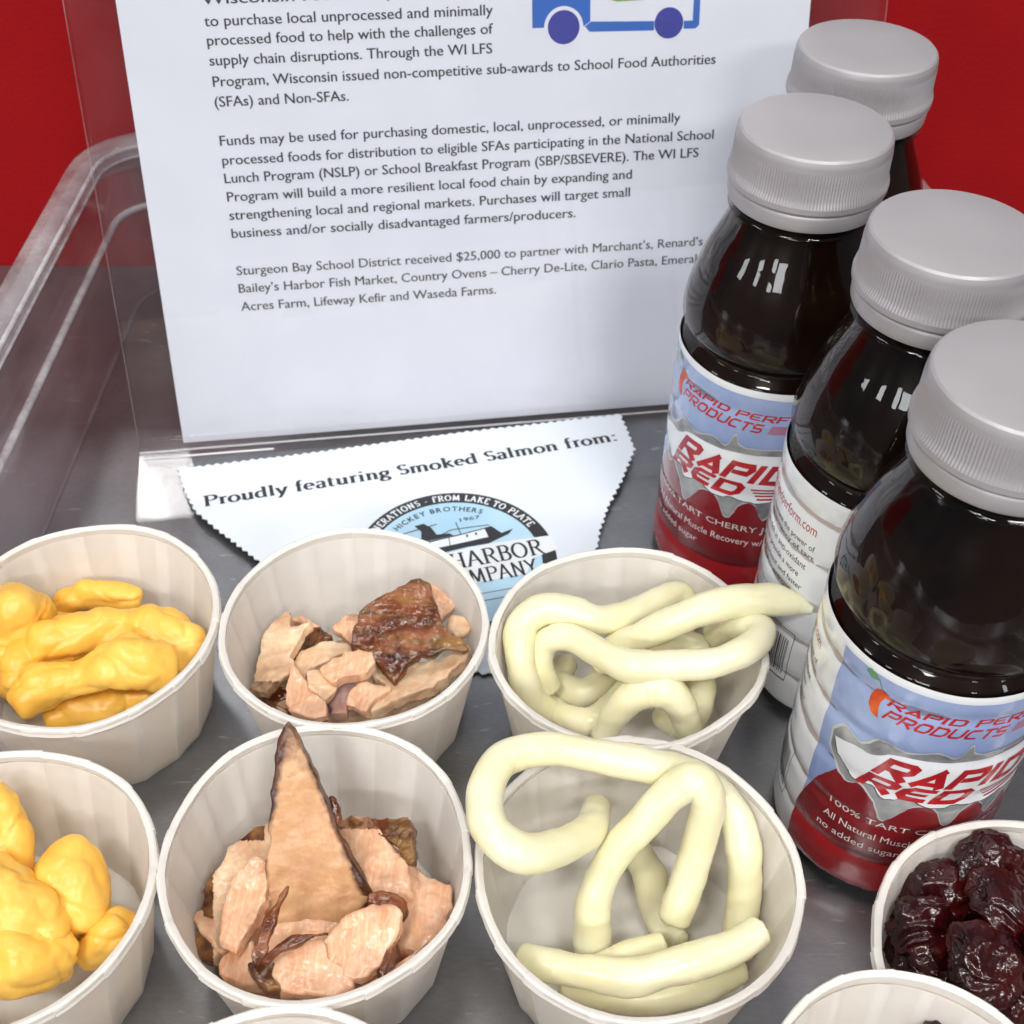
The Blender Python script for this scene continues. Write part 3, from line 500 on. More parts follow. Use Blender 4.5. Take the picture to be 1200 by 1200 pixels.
# ------------------------------------------------------------------ paper cups
HC = 35.1
def rin(z): return 27.6+(33.2-27.6)*z/34.0          # inner wall radius of a cup
def make_cup(name, cx, cy, label, seed, rx=35., ry=35., tx=0., ty=0., group='paper cups of food on the steel surface'):
    rnd = random.Random(seed); N = 18; sub = 9; ang = []; ov = []
    ph = rnd.uniform(0, 6.28)
    offs = [rnd.uniform(-.12, .12) for _ in range(N)]; wds = [rnd.uniform(.28, .45) for _ in range(N)]
    A = []
    for k in range(N):
        a0 = ph+2*math.pi*(k+offs[k])/N; a1 = ph+2*math.pi*(k+1+offs[(k+1) % N])/N
        for t in np.linspace(0, 1, sub, endpoint=False):
            A.append((a0+(a1-a0)*(t*.97), t, k))
        A.append((a0+(a1-a0)*.985, .999, k))
    n = len(A); oxy = (cx, cy)
    lob = [(rnd.uniform(-.35, .35), rnd.uniform(0, 6.28)) for _ in range(4)]
    def wob(a, z): return sum(am*math.sin((i+2)*a+p) for i, (am, p) in enumerate(lob))*(.3+.7*z/35)
    def rad(a, t, k, r, z, side):
        # faceted low down, round near the rim; overlap strip stands proud
        d = 2*math.pi/N; poly = math.cos(d/2)/math.cos((t-.5)*d); b = 1-z/34.; q = r*(1+(poly-1)*(b*1.3 if b*1.3 < 1 else 1))+wob(a, z)
        lap = .24*(1-min(1, t/wds[k])) if t < wds[k] else 0
        crease = -.16*math.exp(-((t-.0)/.05)**2)
        return q+(lap if side > 0 else -lap*.6)+crease*side*(1 if side > 0 else .5)
    root = empty(name, (cx, cy, 0)); tag(root, label, 'cup', group)
    V, OV = [], []; zs = [0.05, .4, 2.2, 6, 12, 18, 24, 30, 32.6]
    prof = [(28.4+(34.1-28.4)*z/34.0, z, 1) for z in zs]+[(rin(z), z, -1) for z in (33.4, 30, 24, 18, 12, 6, 2.4, 1.6)]
    for r, z, s in prof:
        for a, t, k in A:
            q = rad(a, t, k, r, z, s); X_, Y_ = q*math.cos(a)*rx/35, q*math.sin(a)*ry/35
            V.append((X_, Y_, z+(tx*X_+ty*Y_)*z/35)); OV.append(1.0 if t < wds[k] else 0.0)
    f = grid_faces(len(prof), n); k0 = (len(prof)-1)*n
    o = obj('cup_wall', V, f, M_['cup'], root, auto=28)
    at_ = o.data.attributes.new('overlap', 'FLOAT', 'POINT'); at_.data.foreach_set('value', OV)
    # rolled rim with fold steps
    rp = [(33.5, 33.2), (33.25, 34.2), (33.4, 35.0), (33.8, 35.45), (34.3, 35.6), (34.8, 35.3), (35.1, 34.6), (34.85, 33.9), (35.05, 33.2), (34.9, 32.5), (34.5, 32.1), (34.0, 32.4)]
    V, OV = [], []
    jit = [rnd.uniform(-.18, .3) for _ in range(N)]; jz = [rnd.uniform(-.25, .25) for _ in range(N)]
    for r, z in rp:
        for a, t, k in A:
            lap = (.30+jit[k])*(1-t/wds[k]) if t < wds[k] else 0
            wave = .18*math.sin(a*7+seed)+.12*noise.noise((a*6, z*.4, seed))
            rr = 34.2+(r-34.2)*(1+.12*(lap > 0))+lap*.32+wob(a, 35)+wave*.6+(.16*math.sin(z*5) if z > 32 else 0); zz_ = z+(lap*.2 if z > 34 else 0)+jz[k]*.4*(1 if z > 33 else 1.4)
            X_, Y_ = rr*math.cos(a)*rx/35, rr*math.sin(a)*ry/35; V.append((X_, Y_, zz_+tx*X_+ty*Y_)); OV.append(.8)
    o = obj('rim', V, grid_faces(len(rp), n, True, True), M_['cup'], root, auto=35)
    at_ = o.data.attributes.new('overlap', 'FLOAT', 'POINT'); at_.data.foreach_set('value', OV)
    # recessed base
    V = [(0, 0, 1.9)]; m = 64
    for r, z in ((10, 1.9), (20, 1.95), (27.2, 2.0), (27.9, 2.6), (27.9, .9), (0.1, .7)):
        V += [(r*math.cos(2*math.pi*i/m)*rx/35, r*math.sin(2*math.pi*i/m)*ry/35, z) for i in range(m)]
    f = [(0, 1+i, 1+(i+1) % m) for i in range(m)]+[tuple(1+a for a in q) for q in grid_faces(6, m)]
    o = obj('base', V, f, M_['cup'], root, auto=40)
    at_ = o.data.attributes.new('overlap', 'FLOAT', 'POINT'); at_.data.foreach_set('value', [1.0]*len(V))
    return root
CUPS = {
 'C1': (-109.8, 219.9, 35.0, 35.5, 0, .004, 'white pleated paper cup of yellow curds, upper left, left of the flaked salmon cup'),
 'C2': (-40.0, 222.0, 34.4, 34.7, 0, -.002, 'white pleated paper cup of flaked salmon with a brown skin square, partly covering the card'),
 'C3': (30.4, 217.8, 35.4, 34.1, 0, -.006, 'white pleated paper cup of pale cheese ropes, right beside the first row bottles'),
 'C4': (-109.3, 144.1, 35, 35, 0, 0, 'white pleated paper cup of yellow curds cut by the left edge, lower left'),
 'C5': (-40.8, 153.9, 34.3, 35.2, 0, 0, 'white pleated paper cup with a tall pointed smoked salmon piece'),
 'C6': (29.6, 152.1, 35.7, 35.3, 0, 0, 'white pleated paper cup with a cheese rope looping out over its left rim'),
 'C7': (112.3, 132.2, 35, 35, 0, 0, 'white pleated paper cup filled with dark dried cherries below the nearest bottle'),
 'C8': (74.0, 93.0, 35, 35, 0, 0, 'nearly empty white paper cup at the bottom edge, left below the cherry cup'),
 'C9': (-40.6, 84.2, 35, 35, 0, 0, 'sliver of a paper cup rim at the bottom edge below the pointed salmon cup'),
}
for i, (k, c) in enumerate(CUPS.items()):
    o = make_cup('paper_cup', c[0], c[1], c[6], 11+i*3, c[2], c[3], c[4], c[5])
    if k == 'C8': o.scale = (.79, .79, 1.5)      # a slimmer, taller cup

# ------------------------------------------------------------------ bottles
RB = 26.5
def lprof(z):
    r = RB
    for g_ in (71, 57, 43, 29, 15): r -= .48*math.exp(-((z-g_)/2.1)**2)
    if z < 6: r -= (6-z)**2*.045
    if z > 77: r -= (z-77)**2*.10
    return r
def wrinkle(a, z):
    s = .13*noise.noise((math.cos(a)*3, math.sin(a)*3, z*.09))+.07*noise.noise((math.cos(a)*9+5, math.sin(a)*9, z*.22))
    if z < 14: s += (14-z)/14*.35*noise.noise((math.cos(a)*9, math.sin(a)*9, z*.25))
    return s
LT, LB = 78.6, 3.2
def wrap_print(name, parts2, m, off, parent, zstep=1.0, astep=2.5, step=0.0):
    """2D artwork (degrees along the label, height) cut up and laid round the bottle"""
    bm = bmesh.new()
    for pi_, (v, f) in enumerate(parts2):
        vs = [bm.verts.new((p[0], p[1], pi_ % 6*step)) for p in v]
        for q in f:
            try: bm.faces.new([vs[i] for i in q])
            except ValueError: pass
    bmesh.ops.triangulate(bm, faces=bm.faces[:])
    lo = [min(q.co[i] for q in bm.verts) for i in (0, 1)]; hi = [max(q.co[i] for q in bm.verts) for i in (0, 1)]
    for ax, st in ((0, astep), (1, zstep)):
        c = math.ceil(lo[ax]/st)*st
        while c < hi[ax]:
            co = [0, 0, 0]; no = [0, 0, 0]; co[ax] = c; no[ax] = 1
            bmesh.ops.bisect_plane(bm, geom=bm.verts[:]+bm.edges[:]+bm.faces[:], plane_co=co, plane_no=no, dist=1e-5); c += st
    bm.verts.index_update(); V = []
    for q in bm.verts:
        a = math.radians(q.co.x); z = q.co.y; r = lprof(z)+wrinkle(a, z)+off+q.co.z; V.append((r*math.cos(a), r*math.sin(a), z))
    Fs = []
    for fc in bm.faces:
        ids = [q.index for q in fc.verts]; a, b, c = (fc.verts[i].co for i in range(3)); 
        Fs.append(ids if fc.normal.z >= 0 else ids[::-1])
    bm.free()
    # smooth normals taken from the rounded label itself
    o = obj(name, V, Fs, m, parent, True); return o
DEG = math.degrees(1/RB)          # degrees of arc per unit
def ltext(s, phi, z, phi1, cap, bold=.0, shear=0): return text(s, phi, z, phi1-phi, cap, 0.0, shear)
TG = {  # blocky speed lettering, unit height
 'R': (1.25, [[(.04, .0), (.04, 1)], [(-.12, .89), (.84, .89), (1.0, .78), (1.0, .56), (.86, .45), (.2, .45)], [(.42, .46), (1.08, 0)]]),
 'A': (1.25, [[(0, .0), (.66, .95)], [(.5, .88), (1.05, .0)], [(.25, .2), (.8, .2)]]),
 'P': (1.15, [[(.02, 0), (.02, 1)], [(-.1, .88), (.9, .88), (1.0, .68), (.9, .46), (.2, .46)]]),
 'I': (.45, [[(.1, 0), (.1, 1)]]),
 'D': (1.25, [[(.05, 0), (.05, 1)], [(0, .88), (.82, .88), (1.02, .7), (1.02, .3), (.82, .12), (0, .12)]]),
 'E': (1.15, [[(1.0, .88), (.2, .88), (.04, .7), (.04, .3), (.2, .12), (1.0, .12)], [(.15, .5), (.85, .5)]]),
 'F': (1.1, [[(1.0, .88), (.05, .88)], [(.02, 1), (.02, 0)], [(.1, .46), (.85, .46)]]),
 'O': (1.25, [[(.5, .12), (.2, .12), (.04, .3), (.04, .7), (.2, .88), (.85, .88), (1.02, .7), (1.02, .3), (.85, .12), (.45, .12)]]),
 'M': (1.4, [[(.02, 0), (.02, .88), (.55, .88), (.6, 0)], [(.5, .88), (1.1, .88), (1.15, 0)]]),
 'U': (1.25, [[(.04, 1), (.04, .3), (.2, .12), (.85, .12), (1.02, .3), (1.02, 1)]]),
 'C': (1.15, [[(1.0, .88), (.2, .88), (.04, .7), (.04, .3), (.2, .12), (1.0, .12)]]),
 'T': (1.1, [[(0, .88), (1.05, .88)], [(.5, .8), (.5, 0)]]),
 'S': (1.15, [[(1.0, .88), (.15, .88), (.05, .7), (.15, .5), (.9, .5), (1.0, .3), (.9, .12), (.02, .12)]]), ' ': (.5, []),
}
def tech(s, phi, z, phi1, cap, wgt=.26, shear=.45):
    x = 0; out = []; tot = sum(TG[c_][0]+.12 for c_ in s)-.12; sx = (phi1-phi-shear*cap*DEG)/tot
    for ch in s:
        adv, st = TG[ch]
        for q in st:
            # stroke in unit space, then stretched
            v, f = ribbon(q, wgt, wgt*.66); v = np.stack([phi+(x+v[:, 0])*sx+v[:, 1]*cap*shear*DEG, z+v[:, 1]*cap], 1); out.append((v, f))
        x += adv+.12
    return out
def jag(pts, amp, n, seed):
    rnd = random.Random(seed); P = catmull(pts, n); out = []
    for p in P: out.append((p[0]+rnd.uniform(-amp, amp)*1.2, p[1]+rnd.uniform(-amp, amp)))
    return out
def make_bottle():
    root = empty('juice_bottle', (0, 0, 0))
    # cap with fine ridges
    n = 320; t = np.arange(n)*2*np.pi/n; rows = [(17.4, 140.6), (18.1, 140.45), (18.6, 139.95), (18.9, 139.1), (19.0, 138.2), (19.0, 137.4)]
    rid = [(19.05, 136.9), (19.1, 134), (19.2, 130.6)]; lip = [(19.6, 129.6), (19.95, 128.6), (19.9, 127.2), (19.4, 126.5), (18.6, 126.4)]
    V = [(0, 0, 140.55)]
    for r, z in [(8, 140.55)]+rows: V += [(r*math.cos(a), r*math.sin(a), z) for a in t]
    for i, (r, z) in enumerate(rid):
        am = .11
        V += [((r+am*(1 if k % 2 else -1))*math.cos(a), (r+am*(1 if k % 2 else -1))*math.sin(a), z) for k, a in enumerate(t)]
    for i, (r, z) in enumerate(lip):
        am = .12 if i == 0 else 0
        V += [((r+am*(1 if k % 2 else -1))*math.cos(a), (r+am*(1 if k % 2 else -1))*math.sin(a), z) for k, a in enumerate(t)]
    nr = 1+len(rows)+len(rid)+len(lip); f = [(0, 1+(i+1) % n, 1+i)[::-1] for i in range(n)]+[tuple(1+a for a in q)[::-1] for q in grid_faces(nr, n)]
    obj('cap', V, f, M_['cap'], root, auto=24)
    v, f = lathe([(18.5, 126.5), (19.2, 126.1), (19.35, 125.4), (19.2, 122.6), (18.9, 121.9), (17.4, 121.8)], 120); obj('tamper_band', v, f, M_['cap'], root, auto=50)
    # clear shell
    sh_ = [(16.6, 124), (16.7, 120.6), (18.4, 120.1), (18.7, 119.5), (18.3, 118.9), (17.1, 118.3), (17.7, 116.2), (19.8, 110.8), (22.3, 105), (24.4, 98.6), (25.8, 93), (26.4, 88.4), (26.2, 85.6), (25.0, 83.6), (23.6, 82.6), (23.3, 81.6), (23.9, 80.4), (25.4, 79.2), (26.1, 77), (26.1, 6), (25.4, 2.6), (23.6, .7), (21.5, .05), (17, .3), (14, 3)]
    P = []
    for a, b in zip(sh_[:-1], sh_[1:]): P.append(a)
    P.append(sh_[-1]); Pc = catmull(P[7:14], 5).tolist(); P = P[:7]+[tuple(q) for q in Pc]+P[14:]
    v, f = lathe(P, 128)
    for q in v:
        if 85 < q[2] < 112: s = 1+.004*noise.noise((q[0]*.08, q[1]*.08, q[2]*.05)); q[0] *= s; q[1] *= s
    obj('shell', v, f, M_['pet'], root, auto=60)
    v, f = lathe([(16.0, 122), (16.2, 119.4), (17.1, 115.9), (19.4, 110.5), (21.9, 104.7), (24.0, 98.4), (25.2, 92.8), (25.8, 88.4), (25.5, 85.8), (24.2, 83.8), (22.9, 82.4), (22.8, 81.4), (23.3, 80), (24.8, 78.8), (25.4, 76.6), (25.4, 4), (23, 2), (15, 2)], 96, True, True); obj('juice', v, f, M_['juice'], root, auto=60)
    # label sleeve
    na, nzz = 180, 110; V = []
    for j in range(nzz+1):
        z = LB+(LT-LB)*j/nzz
        for i in range(na): a = 2*math.pi*i/na; r = lprof(z)+wrinkle(a, z); V.append((r*math.cos(a), r*math.sin(a), z))
    lab = obj('label', V, [q for q in grid_faces(nzz+1, na)], M_['lab_white'], root)
    wp = lambda *a, **k: wrap_print(*a, parent=lab, **k)
    blue = [(0, 3.6), (0, 76.6)]+[(p, 76.6) for p in range(10, 141, 10)]+[(140, 3.6)]
    wp('blue_panel', [poly_fill(blue)], M_['lab_blue'], .05)
    red = jag([(-2, 3.6), (-2.5, 10), (-2.5, 18), (4, 30), (12, 38), (20, 42.5), (40, 43.5), (60, 43.5), (80, 43.5), (100, 43.5), (120, 43), (132, 37), (142, 24), (143, 3.6)], .1, 5, 3)
    wp('red_panel', [poly_fill(red)], M_['lab_red'], .10)
    bright = [(-2, 3.6), (-2, 17)]+[(x, 17-2.5*math.sin(math.radians((x+2)*1.25))) for x in range(4, 141, 6)]+[(143, 17), (143, 3.6)]
    wp('bright_red_band', [poly_fill(bright)], M_['lab_bright'], .15)
    # torn metal: dark edge, grey metal, pale edge, white opening
    upper = [(8, 52), (14, 55.5), (24, 54), (30, 57.5), (36, 58), (44, 57), (58, 59.5), (66, 58), (72, 63), (75, 59.5), (92, 59.5), (108, 60.5), (120, 62), (126, 58), (133, 50)]
    lower = [(130, 42), (124, 35), (118, 42), (110, 36.5), (104, 40), (96, 34.4), (90, 40), (82, 40), (74, 33.4), (66, 40.2), (56, 40), (50, 36), (44, 32.6), (38, 38), (30, 41.5), (22, 40), (14, 43), (9, 47)]
    def grow(P, ku, kl, s): 
        c = (70, 48); return [(p[0]+(p[0]-c[0])*ku, p[1]+(s if p[1] > 48 else -s)) for p in P]
    tp = jag(upper, .22, 4, 5)+jag(lower, .22, 4, 6)
    wp('torn_edge', [poly_fill(grow(tp, .02, 0, .55))], M_['lab_pale'], .20)
    wp('torn_metal', [poly_fill(tp)], M_['lab_grey'], .25)
    open_u = [(10, 50.6), (20, 52.4), (30, 52.8), (40, 55.6), (60, 56.4), (80, 57.2), (100, 57.6), (116, 57.4), (124, 52)]
    open_l = [(125, 46), (116, 41.8), (104, 41.4), (90, 40.6), (76, 41.2), (64, 40.4), (52, 42.2), (42, 40.2), (34, 42.6), (26, 41.6), (20, 43.6), (14, 46.5)]
    wpz = jag(open_u, .12, 4, 8)+jag(open_l, .25, 4, 9)
    wp('opening_shadow', [poly_fill([(x-.4, y-.35) for x, y in wpz])], M_['lab_dark'], .29)
    wp('white_opening', [poly_fill(wpz)], M_['lab_white2'], .33)
    stripes = [poly_fill([(86+s*1.5, 45.6-s*1.15), (122, 46.6-s*1.15), (122, 46.0-s*1.15), (86+s*1.5, 45.0-s*1.15)]) for s in range(4)]
    wp('speed_stripe', stripes, M_['let_red'], .37)
    wp('rapid_lettering', tech('RAPID', 33, 47.6, 113, 6.9, .33), M_['let_red'], .38, step=.01)
    wp('red_lettering', tech('RED', 27.5, 41.6, 85, 5.6, .33), M_['let_red'], .38, step=.01)
    wp('brand_lettering', tech('RAPID PERFORM', 29, 69.2, 128, 2.1, .26), M_['let_red'], .11, step=.01)
    wp('products_lettering', tech('PRODUCTS', 28.5, 65.2, 88, 3.3, .24), M_['let_red'], .11, step=.01)
    wp('brand_stripe', [poly_fill([(89, 65.3), (128, 65.3), (128, 68.2), (91, 68.2)])], mat('stripe_rose', (.36, .16, .26), .25, coat=.5), .09)
    wp('cherry_mark', [poly_fill([(20.5, 67), (20.2, 70), (22, 72.2), (25, 72.8), (28, 72), (30, 70.6), (27, 70.6), (25.6, 69), (25.8, 66.6), (26.8, 64.4), (23, 65)])], M_['orange'], .11)
    wp('cherry_stem', [ribbon([(24.5, 72.8), (22.6, 75), (19, 76.5)], .4), poly_fill([(22.6, 75), (17, 77), (14.5, 75.6), (18, 74.4)])], M_['stem'], .12)
    wp('flavour_lettering', [ltext('100% TART CHERRY JUICE', 17, 28.9, 118, 2.3, .0)], M_['let_white'], .19)
    wp('claim_lettering', [ltext('All Natural Muscle Recovery w/', 16, 24.2, 99, 2.2, .02), ltext('no added sugar', 14, 19.6, 58, 2.2, .02)], M_['let_white'], .24)
    wp('ribbon_line', [ribbon([(104, 8), (112, 16), (122, 24), (136, 30)], 1.0, .8)], M_['let_white'], .24)
    # side text
    wp('web_lettering', [ltext('www.rapidperform.com', -78, 65.4, -18.7, 3.1, .035)], M_['let_red'], .06)
    st = [('Naturally harness the power of', 60.4, -17.5), ('the high potency of tart', 57.2, -17), ('cherries rich in anti-oxidant', 53.4, -20.5), ('nutrients to provide a more', 49.8, -24), ('effective workout and faster', 46.2, -20), ('recovery after exercise', 42.6, -28)]
    wp('side_lettering', [ltext(s, -78, z, e, 1.9, .01) for s, z, e in st], M_['let_dark'], .06)
    wp('side_lettering', [ltext(s, -78, z, e, 1.3, .005) for s, z, e in (('Distributed by the cherry orchards', 37, -24), ('of Door County Wisconsin', 34.6, -34))], M_['let_dark'], .06)
    bars = []; x = -44.; rb = random.Random(4)
    while x < -19: wd = rb.choice((.35, .6, 1.0)); bars.append(poly_fill([(x, 13.5), (x+wd, 13.5), (x+wd, 27), (x, 27)])); x += wd+rb.choice((.35, .6, .9))
    bars += [ribbon([(-46, 30), (-16.5, 30), (-16.5, 12), (-46, 12)], .45, .3)]
    wp('barcode', bars, M_['let_dark'], .06)
    wp('fact_lettering', [ltext('Nutrition Facts', -128, 70-.2, -92, 2.6, .03)]+[ltext(s, -128, 66-i*3, -90, 1.3, .0) for i, s in enumerate(('Serving size 1 bottle', 'Calories', 'Total Fat', 'Sodium', 'Total Carbohydrate', 'Sugars', 'Protein', 'Potassium'))], M_['let_dark'], .06)
    return root
proto = make_bottle()
def copy_tree(o, parent=None):
    c = o.copy(); C.objects.link(c); c.parent = parent
    for ch in list(o.children): copy_tree(ch, c)
    return c
BT = [(92.6, 339.9, -187+10, 'juice bottle farthest back, its grey cap against the red backdrop'), (71.2, 291.9, -187, 'juice bottle in front of the notice, its red and blue label facing forward'),
      (94.0, 244.1, -119, 'juice bottle third from the back showing the white side of its label with barcode'), (96.0, 192.8, -155.5, 'nearest juice bottle, its base behind the dried cherry cup')]
for i, (x, y, az, lb) in enumerate(BT):
    o = proto if i == 0 else copy_tree(proto)
    o.location = (x*U, y*U, 0); o.rotation_euler = (0, 0, math.radians(az)); tag(o, lb, 'bottle', 'bottles of dark cherry juice')

# ------------------------------------------------------------------ food
def clampin(p, r, cup):
    cx, cy = CUPS[cup][:2]; z = p[2]
    if z > 34: return p
    R0 = rin(max(z, 0))-r*.95-.3; d = np.array([p[0]-cx, p[1]-cy]); L = np.hypot(*d)
    q = p.copy()
    if L > R0: q[:2] = np.array([cx, cy])+d*R0/L
    if q[2] < 2.2+r*.8: q[2] = 2.2+r*.8
    return q
def tube(pts, nseg=9, nring=22, seed=0, amp=.07, endr=(.75, .75), flat=0.0, crk=0.0):
    P = catmull(pts, nseg); n = len(P); V = []
    T = np.gradient(P[:, :3], axis=0); T /= np.linalg.norm(T, axis=1)[:, None]; u = np.cross(T[0], [.3, .2, 1.]); u /= np.linalg.norm(u)
    for i in range(n):
        u = u-T[i]*(u@T[i]); u /= np.linalg.norm(u); w_ = np.cross(T[i], u)
        for k in range(nring):
            a = 2*math.pi*k/nring; d = u*math.cos(a)+w_*math.sin(a); p = P[i, :3]+d*P[i, 3]
            s = 1+amp*nz(p, .09, seed, 2)+amp*.22*noise.noise((i*.22, k*.22, seed*3.))-crk*math.exp(-(noise.noise((i*.16, k*.05, seed*1.3))/.05)**2)+crk*.18*noise.noise((i*1.3, k*.35, seed))
            V.append(P[i, :3]+d*P[i, 3]*s)
    Fs = [q for q in grid_faces(n, nring)]
    for end, i0, sg in ((0, 0, -1), (1, (n-1)*nring, 1)):
        c = P[0 if end == 0 else -1, :3]; t = T[0 if end == 0 else -1]*sg; r = P[0 if end == 0 else -1, 3]; base = i0
        for ring, (rr, dd) in enumerate(((endr[end], .22), (endr[end]*.5, .30))):
            st = len(V)
            for k in range(nring):
                p0 = V[i0+k]; q = c+(p0-c)*rr+t*r*dd*(1+.6*noise.noise((k*.7, ring, seed+5.))); V.append(q)
            for k in range(nring):
                a, b = base+k, base+(k+1) % nring; c2, d2 = st+(k+1) % nring, st+k
                Fs.append((a, b, c2, d2)[::-1] if sg < 0 else (a, b, c2, d2))
            base = st
        V.append(c+t*r*.28); m = len(V)-1
        for k in range(nring): Fs.append((base+k, base+(k+1) % nring, m) if sg > 0 else (base+(k+1) % nring, base+k, m))
    return np.array(V), Fs
def rope(cup, px, label, group, seed, r=4.1, free=False, cat='cheese'):
    pts = []
    for q in px:
        rr = r*.89*(q[3] if len(q) > 3 else 1); p = at(q[0], q[1], q[2]); p = p if (free or q[2] > 33) else clampin(p, rr, cup); pts.append((*p, rr))
    v, f = tube(pts, 14, 32, seed, .14, (.82, .82), crk=.03); org = v.mean(0)
    o = obj('cheese_rope', v, f, M_['rope'], org=org); tag(o, label, cat, group); return o
G6 = 'ropes of pale cheese in the lower cup'; G3 = 'ropes of pale cheese in the upper cup'
rope('C6', [(700, 945, 27, .85), (690, 972, 32), (655, 993, 38), (612, 1000, 43, 1.1), (575, 975, 45, 1.1), (567, 930, 46, 1.08), (590, 890, 46, 1.05), (640, 878, 45), (705, 887, 43), (765, 898, 41), (815, 912, 38), (855, 945, 33), (884, 990, 27, 1.05), (893, 1040, 19, 1.05), (884, 1085, 12), (866, 1120, 8, .9)],
     'long cheese rope looping out over the left rim of the lower cheese cup', G6, 1, 4.4)
rope('C6', [(694, 1128, 7, 1.0), (694, 1095, 12, 1.05), (697, 1050, 20, 1.0), (716, 1008, 27), (755, 962, 36), (790, 928, 43, 1.05), (815, 917, 46, 1.1), (829, 938, 42, 1.05), (820, 985, 31), (806, 1030, 22, 1.05), (790, 1078, 15, .95)],
     'cheese rope bent into a sharp arch in the middle of the lower cup', G6, 2, 4.5)
rope('C6', [(606, 1122, 21, .7), (640, 1131, 22, .95), (690, 1140, 23, 1.05), (736, 1146, 24, 1.1), (780, 1134, 25, 1.0), (815, 1127, 25, 1.05), (855, 1112, 25), (895, 1094, 25, .9)],
     'nearly straight cheese rope lying along the front wall of the lower cup', G6, 3, 4.3)
rope('C6', [(662, 1152, 12, .8), (715, 1166, 12), (767, 1168, 13, 1.05), (820, 1158, 13), (868, 1136, 13, .9)], 'lowest cheese rope under the straight one in the lower cup', G6, 4, 4.2)
rope('C6', [(742, 990, 7), (760, 1025, 6, 1.1), (768, 1065, 6), (790, 1105, 6)], 'short cheese rope on the bottom of the lower cup behind the arch', G6, 5, 4.2)
rope('C6', [(700, 1132, 14, .8), (740, 1118, 15), (776, 1106, 16, .8)], 'stub of cheese rope resting between the arch and the straight rope', G6, 6, 3.6)
rope('C3', [(650, 838, 10, .9), (622, 815, 17), (609, 775, 27), (612, 732, 32, 1.05), (635, 714, 34, 1.05), (668, 717, 33, 1.1), (705, 727, 31), (748, 716, 29), (792, 698, 28), (835, 688, 25, .9)],
     'cheese rope curling round the left and back wall of the upper cheese cup', G3, 11, 4.4)
rope('C3', [(700, 775, 22), (727, 757, 27), (768, 738, 34), (812, 718, 39, 1.05), (858, 705, 41, 1.1), (905, 703, 42, 1.1), (935, 708, 42, .75), (952, 714, 42, .35)],
     'thick cheese rope sticking out over the right rim towards the bottle', G3, 12, 4.5)
rope('C3', [(640, 805, 16), (632, 778, 23), (640, 752, 29), (668, 748, 32), (700, 764, 34, 1.05), (738, 780, 36, 1.1), (790, 781, 37, 1.05), (845, 774, 38, 1.05), (882, 757, 39), (890, 738, 38), (868, 730, 33), (838, 742, 26)],
     'cheese rope crossing the upper cup and bending back at the right rim', G3, 13, 4.2)
rope('C3', [(708, 862, 16), (722, 835, 24), (748, 812, 30, 1.1), (776, 808, 32, 1.15), (797, 824, 28, 1.1), (806, 852, 19)], 'short arched cheese rope at the front of the upper cup', G3, 14, 4.2)
rope('C3', [(640, 826, 9), (665, 842, 12), (695, 845, 14, 1.1), (722, 822, 15), (745, 800, 14)], 'cheese rope lying low along the front left wall of the upper cup', G3, 15, 4.1)
rope('C3', [(662, 778, 10), (655, 800, 11, 1.1), (684, 812, 12, 1.15), (716, 792, 13)], 'curled cheese rope deep in the middle of the upper cup', G3, 16, 4.0)
rope('C3', [(800, 790, 12), (822, 800, 14), (818, 832, 15), (800, 850, 13), (776, 838, 10)], 'cheese rope at the right front bottom of the upper cup', G3, 17, 4.0)
rope('C3', [(848, 745, 12), (825, 752, 16), (790, 750, 15), (760, 765, 10)], 'cheese rope half hidden under the crossing ropes of the upper cup', G3, 18, 3.8)

def remeshed(v, f, voxel, smooth=2):
    me = bpy.data.meshes.new('t'); me.from_pydata((np.asarray(v)).tolist(), [], [list(map(int, q)) for q in f]); me.validate()
    o = bpy.data.objects.new('t', me); C.objects.link(o); md = o.modifiers.new('r', 'REMESH'); md.mode = 'VOXEL'; md.voxel_size = voxel
    if smooth: ms = o.modifiers.new('s', 'SMOOTH'); ms.factor = .5; ms.iterations = smooth
    dg = bpy.context.evaluated_depsgraph_get(); r = bpy.data.meshes.new_from_object(o.evaluated_get(dg))
    n = len(r.vertices); a = np.empty(n*3); r.vertices.foreach_get('co', a); a = a.reshape(-1, 3)
    nn = np.empty(n*3); r.vertices.foreach_get('normal', nn); nn = nn.reshape(-1, 3); fs = [list(p.vertices) for p in r.polygons]
    bpy.data.objects.remove(o); bpy.data.meshes.remove(me); bpy.data.meshes.remove(r)
    return a, nn, fs
def curd(cup, chains, label, group, seed):
    parts = []
    for ci, ch in enumerate(chains):
        pts = []
        for x, y, z, r in ch: p = clampin(at(x, y, z), r, cup); pts.append((*p, r))
        parts.append(tube(pts, 7, 20, seed+ci, .16, (.8, .8)))
    v, f = join(parts); v, nn, f = remeshed(v, f, .55, 10)
    d = np.array([2.7*(abs(noise.noise((p[0]*.085+seed*3, p[1]*.085+.6*noise.noise((p[0]*.06, p[1]*.06, seed)), p[2]*.11)))-.22)+.45*(abs(noise.noise((p[0]*.19, p[1]*.16+seed*2, p[2]*.19)))-.22)+.12*nz(p, .3, seed+2, 2)+.16*abs(noise.noise((p[0]*.3, p[1]*.3, p[2]*.3+seed)))-.30*math.exp(-(noise.noise((p[0]*.07+seed, p[1]*.09, p[2]*.08))/.05)**2)+.05*nz(p, .8, seed, 2) for p in v])
    v = v+nn*d[:, None]; org = v.mean(0)
    tag(obj('cheese_curd', v, f, M_['curd'], org=org), label, 'cheese', group)
G1 = 'yellow curds in the upper left cup'; G4 = 'yellow curds in the lower left cup'
